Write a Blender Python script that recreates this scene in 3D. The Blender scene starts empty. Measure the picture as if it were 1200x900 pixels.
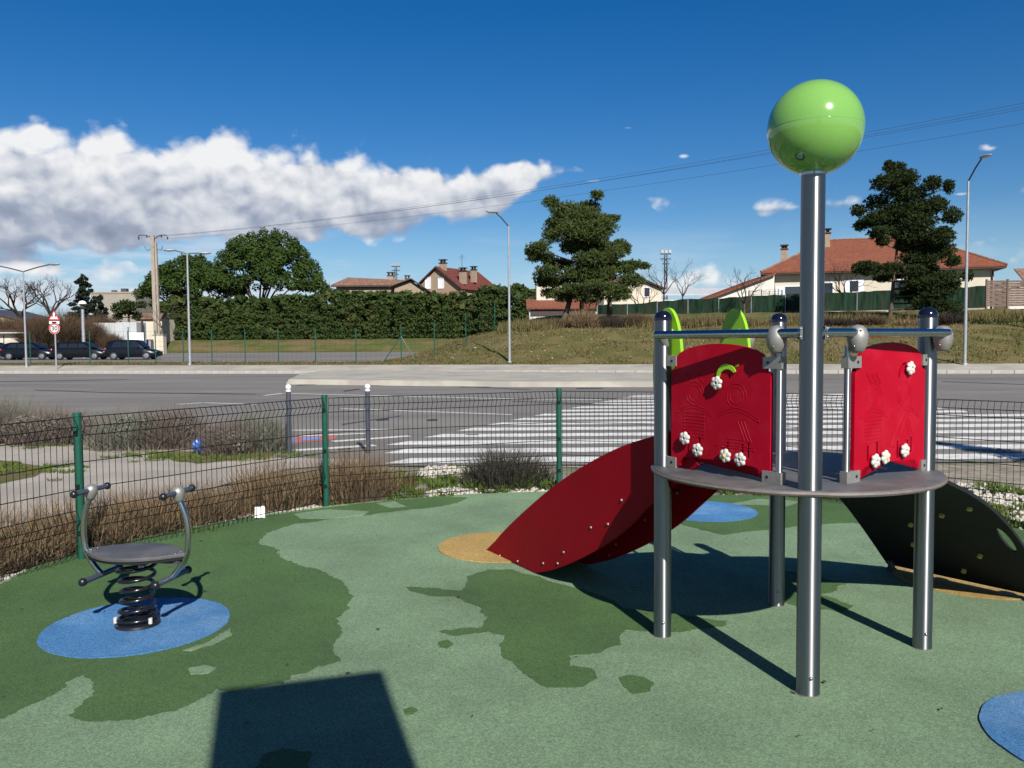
import bpy, bmesh, math, random
import numpy as np
from mathutils import Vector, Matrix, noise as mnoise

S = bpy.context.scene
COL = S.collection
R = math.radians
random.seed(7)
rng = np.random.default_rng(11)

# ------------------------------------------------------------------ camera
CAM_H, FPX, PITCH, ROLL = 1.6, 971.0, math.atan(48 / 971), 0.007
CAM = Vector((0, 0, CAM_H))
FWD = Vector((0, math.cos(PITCH), -math.sin(PITCH)))
UP0 = Vector((0, math.sin(PITCH), math.cos(PITCH)))
RIGHT = Vector((1, 0, 0)) * math.cos(ROLL) - UP0 * math.sin(ROLL)
UP = UP0 * math.cos(ROLL) + Vector((1, 0, 0)) * math.sin(ROLL)
cam_data = bpy.data.cameras.new('camera')
cam_data.sensor_width = 36.0
cam_data.lens = 36.0 * FPX / 1200.0
cam_data.clip_start, cam_data.clip_end = 0.05, 6000
cam = bpy.data.objects.new('camera', cam_data)
COL.objects.link(cam)
m = Matrix((RIGHT, UP, -FWD)).transposed().to_4x4()
m.translation = CAM
cam.matrix_world = m
S.camera = cam

# survey helpers: turn a sighting from the tripod into a point on a known surface
def ray(px, py):
    return FWD + RIGHT * ((px - 600) / FPX) + UP * ((450 - py) / FPX)
def gp(px, py, z=0.0):
    d = ray(px, py)
    return CAM + d * ((z - CAM_H) / d.z)
def at(px, py, Y):
    d = ray(px, py)
    return CAM + d * (Y / d.y)
def on_plane(px, py, p0, n):
    d = ray(px, py)
    return CAM + d * ((Vector(p0) - CAM).dot(n) / d.dot(n))

# ------------------------------------------------------------------ light
SUN_EL, SUN_DX, SUN_DY = R(37), 0.286, -0.958     # the sun stands behind the camera, a little to the right
sun_data = bpy.data.lights.new('sun', 'SUN')
sun_data.energy = 5.0
sun_data.angle = R(0.5)
sun_data.color = (1.0, 0.955, 0.89)
sun = bpy.data.objects.new('sun', sun_data)
COL.objects.link(sun)
to_sun = Vector((SUN_DX * math.cos(SUN_EL), SUN_DY * math.cos(SUN_EL), math.sin(SUN_EL)))
sun.rotation_euler = to_sun.to_track_quat('Z', 'Y').to_euler()
sun.location = to_sun * 50

S.view_settings.view_transform = 'Standard'
S.view_settings.look = 'None'
S.view_settings.exposure = 0.70
S.view_settings.gamma = 1.0
S.view_settings.use_curve_mapping = False
S.cycles.max_bounces = 6
S.cycles.diffuse_bounces = 3
S.cycles.glossy_bounces = 3

# ------------------------------------------------------------------ sky with clouds
W = bpy.data.worlds.new('World')
S.world = W
W.use_nodes = True
NT = W.node_tree
NT.nodes.clear()
def N(t, **kw):
    n = NT.nodes.new(t)
    for k, v in kw.items():
        setattr(n, k, v)
    return n
def L(a, b):
    NT.links.new(a, b)
def M(op, a, b=None, c=None, clamp=False):
    n = N('ShaderNodeMath', operation=op, use_clamp=clamp)
    for i, v in enumerate((a, b, c)):
        if v is None: continue
        if isinstance(v, (int, float)): n.inputs[i].default_value = v
        else: L(v, n.inputs[i])
    return n.outputs[0]
def MR(v, a, b, c=0.0, d=1.0, smooth=True):
    n = N('ShaderNodeMapRange')
    n.interpolation_type = 'SMOOTHSTEP' if smooth else 'LINEAR'
    L(v, n.inputs[0])
    for i, x in enumerate((a, b, c, d)): n.inputs[1 + i].default_value = x
    return n.outputs[0]
sky = N('ShaderNodeTexSky', sky_type='NISHITA', sun_disc=False)
sky.sun_elevation = SUN_EL
sky.sun_rotation = math.atan2(SUN_DX, SUN_DY)
sky.air_density, sky.dust_density, sky.ozone_density = 1.0, 0.25, 3.5
sky.altitude = 150
tc = N('ShaderNodeTexCoord')
sep = N('ShaderNodeSeparateXYZ'); L(tc.outputs['Generated'], sep.inputs[0])
az = M('ARCTAN2', sep.outputs[0], sep.outputs[1])
el = M('ARCSINE', sep.outputs[2])
def ang(px, py):
    d = ray(px, py).normalized()
    return math.atan2(d.x, d.y), math.asin(d.z)
def noise_at(ox, oy, scale, detail, rough, sx=1.0, sy=1.6, dist=0.0):
    cb = N('ShaderNodeCombineXYZ')
    L(M('MULTIPLY_ADD', az, sx, ox), cb.inputs[0]); L(M('MULTIPLY_ADD', el, sy, oy), cb.inputs[1])
    cb.inputs[2].default_value = 3.7
    n = N('ShaderNodeTexNoise', noise_dimensions='2D')
    n.inputs['Scale'].default_value = scale; n.inputs['Detail'].default_value = detail
    n.inputs['Roughness'].default_value = rough; n.inputs['Distortion'].default_value = dist
    L(cb.outputs[0], n.inputs['Vector'])
    return n.outputs['Fac']
def puff_at(ox, oy, scale):
    # cauliflower lumps: rounded cells on top of cells
    cb = N('ShaderNodeCombineXYZ')
    w_ = noise_at(ox + 7.1, oy + 2.2, 22, 3, 0.5, 1.0, 1.15)
    L(M('ADD', M('MULTIPLY_ADD', az, 1.0, ox), M('MULTIPLY', w_, 0.03)), cb.inputs[0]); L(M('ADD', M('MULTIPLY_ADD', el, 1.25, oy), M('MULTIPLY', w_, 0.03)), cb.inputs[1])
    cb.inputs[2].default_value = 1.3
    v = N('ShaderNodeTexVoronoi', voronoi_dimensions='2D', feature='F1')
    v.inputs['Scale'].default_value = scale; v.inputs['Detail'].default_value = 2.0; v.inputs['Roughness'].default_value = 0.55
    L(cb.outputs[0], v.inputs['Vector'])
    return M('SUBTRACT', 1.0, v.outputs['Distance'])
def cloud_n(ox, oy, det):
    return M('ADD', M('MULTIPLY', noise_at(ox, oy, 13, det, 0.60, 1.0, 1.2), 0.55), M('MULTIPLY', puff_at(ox, oy, 15), 0.45))
n0 = cloud_n(0, 0, 9)
n1 = cloud_n(-0.006, -0.016, 7)           # the same billows a little nearer the sun: gives lit and shaded flanks
n2 = noise_at(4.2, 1.3, 5.0, 4, 0.5, 1.0, 2.6)
nf = M('ADD', M('MULTIPLY', n0, 0.75), M('MULTIPLY', n2, 0.25))
AZ0, AZ1 = R(-42), R(10)
t_az = MR(az, AZ0, AZ1, 0, 1, smooth=False)
def curve(pts):
    fc = N('ShaderNodeFloatCurve')
    L(t_az, fc.inputs['Value'])
    c = fc.mapping.curves[0]
    P = []
    for px, py in pts:
        a, e = ang(px, py)
        P.append(((a - AZ0) / (AZ1 - AZ0), e / 0.35))
    while len(c.points) < len(P): c.points.new(0.5, 0.5)
    for q, (x, y) in zip(c.points, P): q.location = (x, y); q.handle_type = 'AUTO'
    fc.mapping.use_clip = False
    fc.mapping.update()
    return M('MULTIPLY', fc.outputs[0], 0.35)
top = curve([(-150, 165), (0, 147), (60, 146), (140, 150), (200, 162), (260, 156), (330, 158), (380, 172), (450, 178), (530, 183), (600, 184), (645, 186), (700, 203), (760, 236)])
bot = curve([(-150, 306), (0, 306), (100, 300), (200, 296), (330, 297), (385, 284), (430, 279), (500, 272), (560, 260), (610, 240), (645, 214), (690, 205), (760, 240)])
e_top = M('MULTIPLY', M('SUBTRACT', top, el), 26.0)
e_bot = M('MULTIPLY', M('SUBTRACT', el, bot), 38.0)
env = M('MINIMUM', e_top, e_bot)
env = M('MINIMUM', M('ADD', env, 0.22), 1.6)
def blob(px, py, rx, ry):
    a, e = ang(px, py)
    dx = M('DIVIDE', M('SUBTRACT', az, a), rx / FPX)
    dy = M('DIVIDE', M('SUBTRACT', el, e), ry / FPX)
    r = M('SQRT', M('ADD', M('MULTIPLY', dx, dx), M('MULTIPLY', dy, dy)))
    return M('SUBTRACT', 0.66, M('MULTIPLY', r, 0.85))
for b in [(862, 332, 80, 30), (790, 335, 60, 20), (1165, 282, 44, 26), (1195, 302, 75, 30), (1161, 174, 17, 8), (802, 183, 16, 6),
          (60, 316, 190, 22), (165, 344, 80, 24), (20, 348, 110, 20), (-60, 300, 150, 30), (250, 306, 130, 14), (386, 294, 28, 6), (612, 196, 95, 20), (690, 212, 50, 8),
          (1330, 250, 120, 60), (-260, 330, 120, 30), (735, 150, 22, 4), (520, 345, 120, 10), (1120, 228, 60, 5)]:
    env = M('MAXIMUM', env, blob(*b))
# loose small clouds over the rest of the sky, behind and beside the view
side = MR(M('ABSOLUTE', az), R(44), R(60))
band = M('MULTIPLY', MR(el, R(2), R(7)), MR(el, R(30), R(14)))
env = M('MAXIMUM', env, M('SUBTRACT', M('MULTIPLY', M('MULTIPLY', side, band), 0.55), 0.45))
dens_raw = M('ADD', env, M('MULTIPLY', M('SUBTRACT', nf, 0.5), 2.5))
dens = MR(dens_raw, 0.0, 0.55)
dens = M('MULTIPLY', dens, MR(el, R(0.0), R(2.0)))
# tone: bright where the billows face the sun, blue grey along the flat base
h = M('DIVIDE', M('SUBTRACT', el, bot), M('MAXIMUM', M('SUBTRACT', top, bot), 0.01))
h = M('MINIMUM', M('MAXIMUM', h, 0.0), 1.0)
inband = MR(e_bot, -0.35, 0.1)
hh = M('ADD', M('MULTIPLY', h, inband), M('MULTIPLY', M('SUBTRACT', 1.0, inband), 0.60))
lit = M('ADD', M('MULTIPLY', M('SUBTRACT', n0, n1), 1.9), M('MULTIPLY', M('SUBTRACT', n2, 0.5), 0.9))
lit = M('MULTIPLY', lit, M('MULTIPLY_ADD', hh, 0.55, 0.35))
tone = M('ADD', M('MULTIPLY_ADD', hh, 0.88, 0.24), lit)
tone = M('SUBTRACT', tone, M('MULTIPLY', MR(dens_raw, 0.5, 1.6), 0.10))
cr = N('ShaderNodeValToRGB')
L(tone, cr.inputs[0])
els = cr.color_ramp.elements
els[0].position, els[0].color = 0.12, (3.0, 3.5, 4.8, 1)
els[1].position, els[1].color = 0.92, (10.6, 10.7, 10.9, 1)
e = els.new(0.34); e.color = (4.4, 5.0, 6.4, 1)
e = els.new(0.58); e.color = (7.4, 7.8, 8.6, 1)
mx = N('ShaderNodeMix', data_type='RGBA')
L(dens, mx.inputs['Factor'])
hs = N('ShaderNodeHueSaturation')
hs.inputs['Saturation'].default_value = 1.41
hs.inputs['Value'].default_value = 1.06
hs.inputs['Hue'].default_value = 0.508
L(sky.outputs[0], hs.inputs['Color'])
hz = N('ShaderNodeMix', data_type='RGBA')            # pale air low over the horizon
L(M('MULTIPLY', MR(el, R(9), R(0)), 0.75), hz.inputs['Factor']); hz.inputs['B'].default_value = (4.3, 6.9, 9.7, 1)
L(hs.outputs[0], hz.inputs['A']); L(hz.outputs['Result'], mx.inputs['A']); L(cr.outputs[0], mx.inputs['B'])
# thin pale streaks low over the roofs
ci = noise_at(2.0, 5.0, 4.0, 6, 0.62, 1.0, 6.5)
cif = M('MULTIPLY', M('MULTIPLY', MR(ci, 0.42, 0.66), MR(el, R(8.5), R(5.0))), MR(az, R(-4), R(-20), 0.22, 0.85))
mc = N('ShaderNodeMix', data_type='RGBA')
L(M('MULTIPLY', cif, M('SUBTRACT', 1.0, dens)), mc.inputs['Factor']); L(mx.outputs['Result'], mc.inputs['A']); mc.inputs['B'].default_value = (8.2, 9.0, 10.0, 1)
bg = N('ShaderNodeBackground'); bg.inputs['Strength'].default_value = 0.051
L(mc.outputs['Result'], bg.inputs['Color'])
wo = N('ShaderNodeOutputWorld'); L(bg.outputs[0], wo.inputs['Surface'])
# ------------------------------------------------------------------ materials
def material(name, c1, c2=None, scale=5.0, rough=0.7, metal=0.0, bump=0.0, bump_scale=40.0, detail=5.0, island=None,
             spec=0.5, stretch=None, c3=None, scale3=1.0, cut=(0.35, 0.65), cut3=(0.45, 0.6), trans=0.0, coat=0.0):
    if metal < 0.9:
        c1, c2, c3, island = [tuple(q * 0.80 for q in c) if c else c for c in (c1, c2, c3, island)]
    mt = bpy.data.materials.new(name)
    mt.use_nodes = True
    t = mt.node_tree; t.nodes.clear()
    def n(k, **kw):
        q = t.nodes.new(k)
        for a, b in kw.items(): setattr(q, a, b)
        return q
    out = n('ShaderNodeOutputMaterial'); bs = n('ShaderNodeBsdfPrincipled')
    t.links.new(bs.outputs[0], out.inputs[0])
    bs.inputs['Roughness'].default_value = rough
    bs.inputs['Metallic'].default_value = metal
    bs.inputs['Specular IOR Level'].default_value = spec
    if coat: bs.inputs['Coat Weight'].default_value = coat
    co = n('ShaderNodeTexCoord')
    vec = co.outputs['Object']
    if stretch:
        mp = n('ShaderNodeMapping'); mp.inputs['Scale'].default_value = stretch
        t.links.new(vec, mp.inputs[0]); vec = mp.outputs[0]
    def noise(sc, det=detail, rg=0.6):
        q = n('ShaderNodeTexNoise'); q.inputs['Scale'].default_value = sc; q.inputs['Detail'].default_value = det
        q.inputs['Roughness'].default_value = rg
        t.links.new(vec, q.inputs['Vector']); return q.outputs['Fac']
    def ramp(src, lo, hi):
        q = n('ShaderNodeMapRange'); q.inputs[1].default_value = lo; q.inputs[2].default_value = hi
        t.links.new(src, q.inputs[0]); return q.outputs[0]
    def mix(f, a, b):
        q = n('ShaderNodeMix', data_type='RGBA')
        t.links.new(f, q.inputs['Factor'])
        for s, v in (('A', a), ('B', b)):
            if isinstance(v, tuple): q.inputs[s].default_value = (*v, 1)
            else: t.links.new(v, q.inputs[s])
        return q.outputs['Result']
    col = None
    if c2 is None:
        bs.inputs['Base Color'].default_value = (*c1, 1)
    else:
        col = mix(ramp(noise(scale), *cut), c1, c2)
        if island:
            g = n('ShaderNodeNewGeometry')
            col = mix(ramp(g.outputs['Random Per Island'], 0.0, 1.0), col, mix(ramp(g.outputs['Random Per Island'], 0.5, 1.0), island, c2))
        if c3:
            col = mix(ramp(noise(scale3, 3), *cut3), col, c3)
        t.links.new(col, bs.inputs['Base Color'])
    if trans:
        tr = n('ShaderNodeBsdfTranslucent'); ms = n('ShaderNodeMixShader'); ms.inputs[0].default_value = trans
        if col is not None: t.links.new(col, tr.inputs[0])
        else: tr.inputs[0].default_value = (*c1, 1)
        t.links.new(bs.outputs[0], ms.inputs[1]); t.links.new(tr.outputs[0], ms.inputs[2]); t.links.new(ms.outputs[0], out.inputs[0])
    if bump:
        b = n('ShaderNodeBump'); b.inputs['Strength'].default_value = bump; b.inputs['Distance'].default_value = 0.02
        t.links.new(noise(bump_scale, 4), b.inputs['Height']); t.links.new(b.outputs[0], bs.inputs['Normal'])
    return mt

MAT = {}
def rubber(name, a, b, c):
    # poured granulate: three grain colours, soft stains
    mt = material(name, a, b, scale=260, rough=0.85, bump=0.9, bump_scale=300, cut=(0.4, 0.6), c3=c, scale3=1.3, cut3=(0.5, 0.75), spec=0.3)
    t = mt.node_tree
    bs = [q for q in t.nodes if q.type == 'BSDF_PRINCIPLED'][0]
    src = bs.inputs['Base Color'].links[0].from_socket
    vo = t.nodes.new('ShaderNodeTexVoronoi'); vo.inputs['Scale'].default_value = 175
    tc = [q for q in t.nodes if q.type == 'TEX_COORD'][0]
    t.links.new(tc.outputs['Object'], vo.inputs['Vector'])
    sp = t.nodes.new('ShaderNodeSeparateColor'); t.links.new(vo.outputs['Color'], sp.inputs[0])
    mr = t.nodes.new('ShaderNodeMapRange'); mr.inputs[1].default_value = 0; mr.inputs[2].default_value = 1; mr.inputs[3].default_value = 0.66; mr.inputs[4].default_value = 1.40
    t.links.new(sp.outputs[0], mr.inputs[0])
    mu = t.nodes.new('ShaderNodeMix'); mu.data_type = 'RGBA'; mu.blend_type = 'MULTIPLY'; mu.inputs['Factor'].default_value = 1
    n2 = t.nodes.new('ShaderNodeTexNoise'); n2.inputs['Scale'].default_value = 1.1; n2.inputs['Detail'].default_value = 7; n2.inputs['Roughness'].default_value = 0.65
    t.links.new(tc.outputs['Object'], n2.inputs['Vector'])
    m3 = t.nodes.new('ShaderNodeMapRange'); m3.inputs[1].default_value = 0.3; m3.inputs[2].default_value = 0.7; m3.inputs[3].default_value = 0.80; m3.inputs[4].default_value = 1.16
    t.links.new(n2.outputs['Fac'], m3.inputs[0])
    m4 = t.nodes.new('ShaderNodeMath'); m4.operation = 'MULTIPLY'; t.links.new(mr.outputs[0], m4.inputs[0]); t.links.new(m3.outputs[0], m4.inputs[1])
    t.links.new(src, mu.inputs['A']); t.links.new(m4.outputs[0], mu.inputs['B']); t.links.new(mu.outputs['Result'], bs.inputs['Base Color'])
    return mt
MAT['rub_light'] = rubber('light green rubber', (0.270, 0.400, 0.235), (0.235, 0.355, 0.205), (0.220, 0.330, 0.185))
MAT['rub_dark'] = rubber('dark green rubber', (0.105, 0.205, 0.065), (0.085, 0.170, 0.052), (0.080, 0.155, 0.055))
MAT['rub_blue'] = rubber('blue rubber', (0.10, 0.31, 0.62), (0.08, 0.26, 0.55), (0.25, 0.46, 0.72))
MAT['rub_yellow'] = rubber('yellow rubber', (0.60, 0.40, 0.13), (0.52, 0.34, 0.11), (0.48, 0.33, 0.12))
MAT['steel'] = material('brushed stainless steel', (0.30, 0.30, 0.305), (0.25, 0.25, 0.255), scale=60, rough=0.22, metal=1.0, stretch=(1, 1, 0.02))
def brushed(mt, aniso, rough):
    # turned finish: the highlight spreads along the tube and stays narrow across it
    t = mt.node_tree; bs = [q for q in t.nodes if q.type == 'BSDF_PRINCIPLED'][0]
    bs.inputs['Anisotropic'].default_value = aniso; bs.inputs['Roughness'].default_value = rough; bs.inputs['Anisotropic Rotation'].default_value = 0.25
    tg = t.nodes.new('ShaderNodeTangent'); tg.direction_type = 'RADIAL'; tg.axis = 'Z'; t.links.new(tg.outputs[0], bs.inputs['Tangent'])
brushed(MAT['steel'], 0.9, 0.42)
MAT['upright'] = material('polished steel upright', (0.52, 0.52, 0.53), (0.46, 0.46, 0.47), scale=40, rough=0.3, metal=1.0, stretch=(1, 1, 0.05))
brushed(MAT['upright'], 0.9, 0.36)
MAT['tube'] = material('polished steel tube', (0.46, 0.455, 0.45), (0.40, 0.395, 0.39), scale=40, rough=0.2, metal=1.0, stretch=(1, 1, 0.05))
MAT['cast'] = material('cast aluminium', (0.36, 0.345, 0.32), (0.29, 0.28, 0.26), scale=30, rough=0.45, metal=0.5, bump=0.12, bump_scale=260)
MAT['cap'] = material('glossy navy plastic', (0.006, 0.007, 0.018), rough=0.12)
MAT['red'] = material('red board', (0.40, 0.002, 0.018), (0.35, 0.002, 0.015), c3=(0.43, 0.012, 0.03), scale3=7, cut3=(0.5, 0.8), scale=3, rough=0.42, bump=0.03, bump_scale=400, spec=0.10)
MAT['red_dark'] = material('crimson board', (0.33, 0.004, 0.014), (0.28, 0.004, 0.012), scale=3, rough=0.42, bump=0.03, bump_scale=400, spec=0.07)
MAT['lime'] = material('lime green board', (0.28, 0.58, 0.02), (0.24, 0.52, 0.018), scale=4, rough=0.4)
MAT['ball'] = material('glossy green ball', (0.190, 0.400, 0.085), (0.180, 0.385, 0.080), scale=2, rough=0.13, coat=0.3)
MAT['deck'] = material('grey anti slip board', (0.088, 0.088, 0.090), (0.070, 0.070, 0.072), scale=8, rough=0.5, bump=0.3, bump_scale=500, c3=(0.115, 0.11, 0.108), scale3=6)
MAT['edge'] = material('board edge', (0.16, 0.13, 0.115), (0.12, 0.10, 0.09), scale=40, rough=0.6)
MAT['black_board'] = material('charcoal board', (0.017, 0.017, 0.020), (0.013, 0.013, 0.016), scale=6, rough=0.65, spec=0.2)
MAT['black'] = material('black plastic', (0.012, 0.012, 0.014), rough=0.35)
MAT['spring'] = material('black enamelled steel', (0.010, 0.010, 0.011), rough=0.22)
MAT['hold'] = material('dull yellow plastic', (0.50, 0.40, 0.10), (0.42, 0.33, 0.08), scale=20, rough=0.5)
MAT['flower'] = material('off white plastic', (0.62, 0.60, 0.54), (0.52, 0.50, 0.45), scale=60, rough=0.5, bump=0.1, bump_scale=90)
MAT['yellow'] = material('yellow plastic', (0.72, 0.58, 0.05), rough=0.4)
MAT['grip'] = material('blue grey painted tube', (0.10, 0.115, 0.16), (0.08, 0.09, 0.13), scale=30, rough=0.3, metal=0.4)
MAT['white'] = material('white paint', (0.78, 0.78, 0.76), (0.68, 0.68, 0.66), scale=8, rough=0.5)
MAT['fence'] = material('dark green coated wire', (0.008, 0.015, 0.012), rough=0.7, spec=0.12)
MAT['fence_post'] = material('green coated post', (0.010, 0.085, 0.055), (0.008, 0.070, 0.045), scale=12, rough=0.35)
MAT['asphalt'] = material('worn asphalt', (0.215, 0.200, 0.182), (0.160, 0.149, 0.136), scale=0.5, rough=0.9, bump=0.5, bump_scale=90, c3=(0.150, 0.141, 0.131), scale3=0.16, cut3=(0.50, 0.66), stretch=(0.35, 1, 1), spec=0.25)
MAT['tar'] = material('tar', (0.035, 0.033, 0.032), (0.05, 0.047, 0.045), scale=8, rough=0.6)
MAT['road_paint'] = material('worn road paint', (0.72, 0.71, 0.67), (0.56, 0.55, 0.52), scale=3.5, rough=0.75, cut=(0.40, 0.62), c3=(0.30, 0.29, 0.275), scale3=9, cut3=(0.60, 0.70))
MAT['red_paint'] = material('red road paint', (0.48, 0.10, 0.09), (0.40, 0.14, 0.12), scale=6, rough=0.8)
MAT['blue_paint'] = material('blue road paint', (0.12, 0.24, 0.56), (0.18, 0.28, 0.50), scale=6, rough=0.8)
MAT['concrete'] = material('pale concrete', (0.40, 0.375, 0.305), (0.34, 0.32, 0.26), scale=1.2, rough=0.9, bump=0.25, bump_scale=60, c3=(0.30, 0.275, 0.24), scale3=0.5)
MAT['path'] = material('beige path', (0.40, 0.355, 0.30), (0.35, 0.31, 0.262), scale=2.0, rough=0.92, bump=0.5, bump_scale=80, c3=(0.31, 0.275, 0.235), scale3=0.7)
MAT['kerb'] = material('kerb stone', (0.42, 0.40, 0.36), (0.34, 0.32, 0.29), scale=2.5, rough=0.9, bump=0.3, bump_scale=40)
MAT['gravel'] = material('gravelly soil', (0.34, 0.30, 0.24), (0.17, 0.14, 0.095), scale=7, rough=0.95, bump=0.9, bump_scale=30, c3=(0.10, 0.12, 0.04), scale3=1.1, cut3=(0.52, 0.66))
MAT['stone'] = material('pale pebbles', (0.60, 0.56, 0.48), (0.48, 0.44, 0.37), scale=11, rough=0.85, island=(0.36, 0.33, 0.28))
MAT['turf'] = material('dry turf', (0.155, 0.125, 0.050), (0.070, 0.082, 0.022), scale=0.55, rough=0.95, bump=0.8, bump_scale=6, c3=(0.165, 0.128, 0.068), scale3=0.22, cut3=(0.54, 0.70), detail=9, spec=0.1)
MAT['bank'] = material('green bank turf', (0.105, 0.112, 0.036), (0.070, 0.088, 0.024), scale=0.9, rough=0.95, bump=0.8, bump_scale=5, c3=(0.150, 0.112, 0.058), scale3=0.30, cut3=(0.46, 0.62), detail=8, spec=0.1)
MAT['blades'] = material('dry grass blades', (0.165, 0.122, 0.055), (0.075, 0.085, 0.025), scale=0.6, rough=0.9, island=(0.24, 0.175, 0.09), trans=0.2, spec=0.1)
MAT['green_blades'] = material('green blades', (0.07, 0.13, 0.025), (0.11, 0.17, 0.03), scale=2, rough=0.8, island=(0.16, 0.18, 0.05), trans=0.25, spec=0.1)
MAT['straw'] = material('dry shrub twigs', (0.230, 0.150, 0.080), (0.105, 0.066, 0.038), scale=5, rough=0.9, island=(0.40, 0.29, 0.17), trans=0.15, spec=0.1)
MAT['lavender'] = material('lavender foliage', (0.205, 0.205, 0.160), (0.140, 0.145, 0.105), scale=3, rough=0.9, island=(0.260, 0.220, 0.195), trans=0.1, spec=0.1)
MAT['lavender_green'] = material('silvery green lavender leaves', (0.200, 0.225, 0.165), (0.130, 0.150, 0.100), scale=5, rough=0.9, island=(0.27, 0.28, 0.23), trans=0.1, spec=0.1)
MAT['lavender_red'] = material('russet lavender stalks', (0.190, 0.140, 0.115), (0.110, 0.085, 0.070), scale=5, rough=0.9, island=(0.24, 0.19, 0.17), trans=0.1, spec=0.1)
MAT['lavender_dark'] = material('dark lavender stems', (0.075, 0.060, 0.054), (0.050, 0.054, 0.034), scale=4, rough=0.9, island=(0.11, 0.09, 0.075), trans=0.1, spec=0.1)
MAT['pine_leaf'] = material('umbrella pine needles', (0.038, 0.070, 0.014), (0.055, 0.090, 0.020), scale=0.5, rough=0.75, island=(0.030, 0.055, 0.012), trans=0.15, spec=0.1)
MAT['dark_pine_leaf'] = material('dark pine needles', (0.026, 0.044, 0.013), (0.046, 0.066, 0.021), scale=0.7, rough=0.75, island=(0.016, 0.028, 0.009), trans=0.12, spec=0.1)
MAT['cedar_leaf'] = material('cedar needles', (0.062, 0.092, 0.024), (0.090, 0.118, 0.034), scale=0.9, rough=0.8, island=(0.036, 0.056, 0.016), trans=0.12, spec=0.1)
MAT['hedge_leaf'] = material('cypress hedge sprays', (0.036, 0.060, 0.016), (0.058, 0.088, 0.024), c3=(0.082, 0.092, 0.030), scale3=0.35, cut3=(0.52, 0.72), scale=1.0, rough=0.8, island=(0.030, 0.052, 0.013), trans=0.15, spec=0.1)
MAT['spruce_leaf'] = material('blue spruce needles', (0.016, 0.027, 0.018), (0.022, 0.034, 0.022), scale=0.8, rough=0.8, island=(0.012, 0.02, 0.014), spec=0.1)
MAT['bark'] = material('bark', (0.13, 0.10, 0.075), (0.075, 0.058, 0.044), scale=3, rough=0.95, bump=0.6, bump_scale=8, spec=0.1)
MAT['bare_twig'] = material('bare twigs', (0.048, 0.038, 0.032), (0.034, 0.028, 0.025), scale=1.5, rough=0.95, island=(0.065, 0.050, 0.040), spec=0.1)
MAT['brown_twig'] = material('russet bush twigs', (0.105, 0.062, 0.040), (0.070, 0.050, 0.030), scale=0.5, rough=0.95, island=(0.13, 0.085, 0.055), spec=0.1)
MAT['render'] = material('cream render', (0.62, 0.555, 0.44), (0.55, 0.49, 0.385), scale=0.6, rough=0.9, bump=0.15, bump_scale=20)
MAT['white_render'] = material('white render', (0.66, 0.63, 0.57), (0.58, 0.55, 0.50), scale=0.7, rough=0.9)
MAT['stone_wall'] = material('tan stone wall', (0.34, 0.265, 0.185), (0.27, 0.205, 0.14), scale=2.5, rough=0.95, bump=0.6, bump_scale=6)
MAT['flat_wall'] = material('beige apartment render', (0.30, 0.275, 0.225), (0.27, 0.245, 0.20), scale=0.3, rough=0.9)
def tiles(name, a, b, c, per_m=4.0):
    mt = material(name, a, b, scale=1.1, rough=0.85, c3=c, scale3=3.0, cut3=(0.45, 0.6))
    t = mt.node_tree
    bs = [q for q in t.nodes if q.type == 'BSDF_PRINCIPLED'][0]
    tc = [q for q in t.nodes if q.type == 'TEX_COORD'][0]
    wv = t.nodes.new('ShaderNodeTexWave'); wv.inputs['Scale'].default_value = per_m; wv.inputs['Distortion'].default_value = 0.6
    t.links.new(tc.outputs['Object'], wv.inputs['Vector'])
    b2 = t.nodes.new('ShaderNodeBump'); b2.inputs['Strength'].default_value = 0.8; b2.inputs['Distance'].default_value = 0.08
    t.links.new(wv.outputs['Fac'], b2.inputs['Height']); t.links.new(b2.outputs[0], bs.inputs['Normal'])
    return mt
MAT['tiles'] = tiles('orange roof tiles', (0.37, 0.105, 0.043), (0.29, 0.080, 0.034), (0.23, 0.080, 0.045))
MAT['old_tiles'] = tiles('weathered roof tiles', (0.33, 0.165, 0.100), (0.24, 0.105, 0.065), (0.40, 0.24, 0.16))
MAT['red_tiles'] = tiles('dark red roof tiles', (0.24, 0.045, 0.026), (0.18, 0.034, 0.020), (0.14, 0.034, 0.024))
MAT['trim'] = material('brown trim', (0.05, 0.03, 0.02), (0.035, 0.02, 0.015), scale=5, rough=0.7)
MAT['glass'] = material('window glass', (0.03, 0.04, 0.055), rough=0.08, spec=0.8)
MAT['shutter'] = material('white shutter', (0.75, 0.77, 0.80), rough=0.5)
MAT['galv'] = material('galvanised steel', (0.38, 0.40, 0.42), (0.31, 0.33, 0.35), scale=3, rough=0.5, metal=0.35)
MAT['dark_metal'] = material('dark grey metal', (0.045, 0.048, 0.055), (0.06, 0.062, 0.07), scale=8, rough=0.5)
MAT['bollard'] = material('slate painted metal', (0.055, 0.062, 0.082), (0.045, 0.05, 0.068), scale=8, rough=0.45)
MAT['car'] = material('black car paint', (0.004, 0.005, 0.008), rough=0.3, spec=0.3, coat=0.12)
MAT['car_blue'] = material('dark blue car paint', (0.003, 0.005, 0.011), rough=0.3, spec=0.3, coat=0.12)
MAT['tyre'] = material('tyre rubber', (0.012, 0.012, 0.012), rough=0.85)
MAT['rim'] = material('alloy rim', (0.45, 0.46, 0.48), rough=0.3, metal=0.8)
MAT['tail'] = material('red lamp glass', (0.45, 0.02, 0.03), rough=0.1, spec=0.8)
MAT['sign_red'] = material('sign red', (0.52, 0.012, 0.018), rough=0.4)
MAT['sign_white'] = material('sign white', (0.75, 0.75, 0.75), rough=0.4)
MAT['sign_black'] = material('sign black', (0.01, 0.01, 0.012), rough=0.4)
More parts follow.
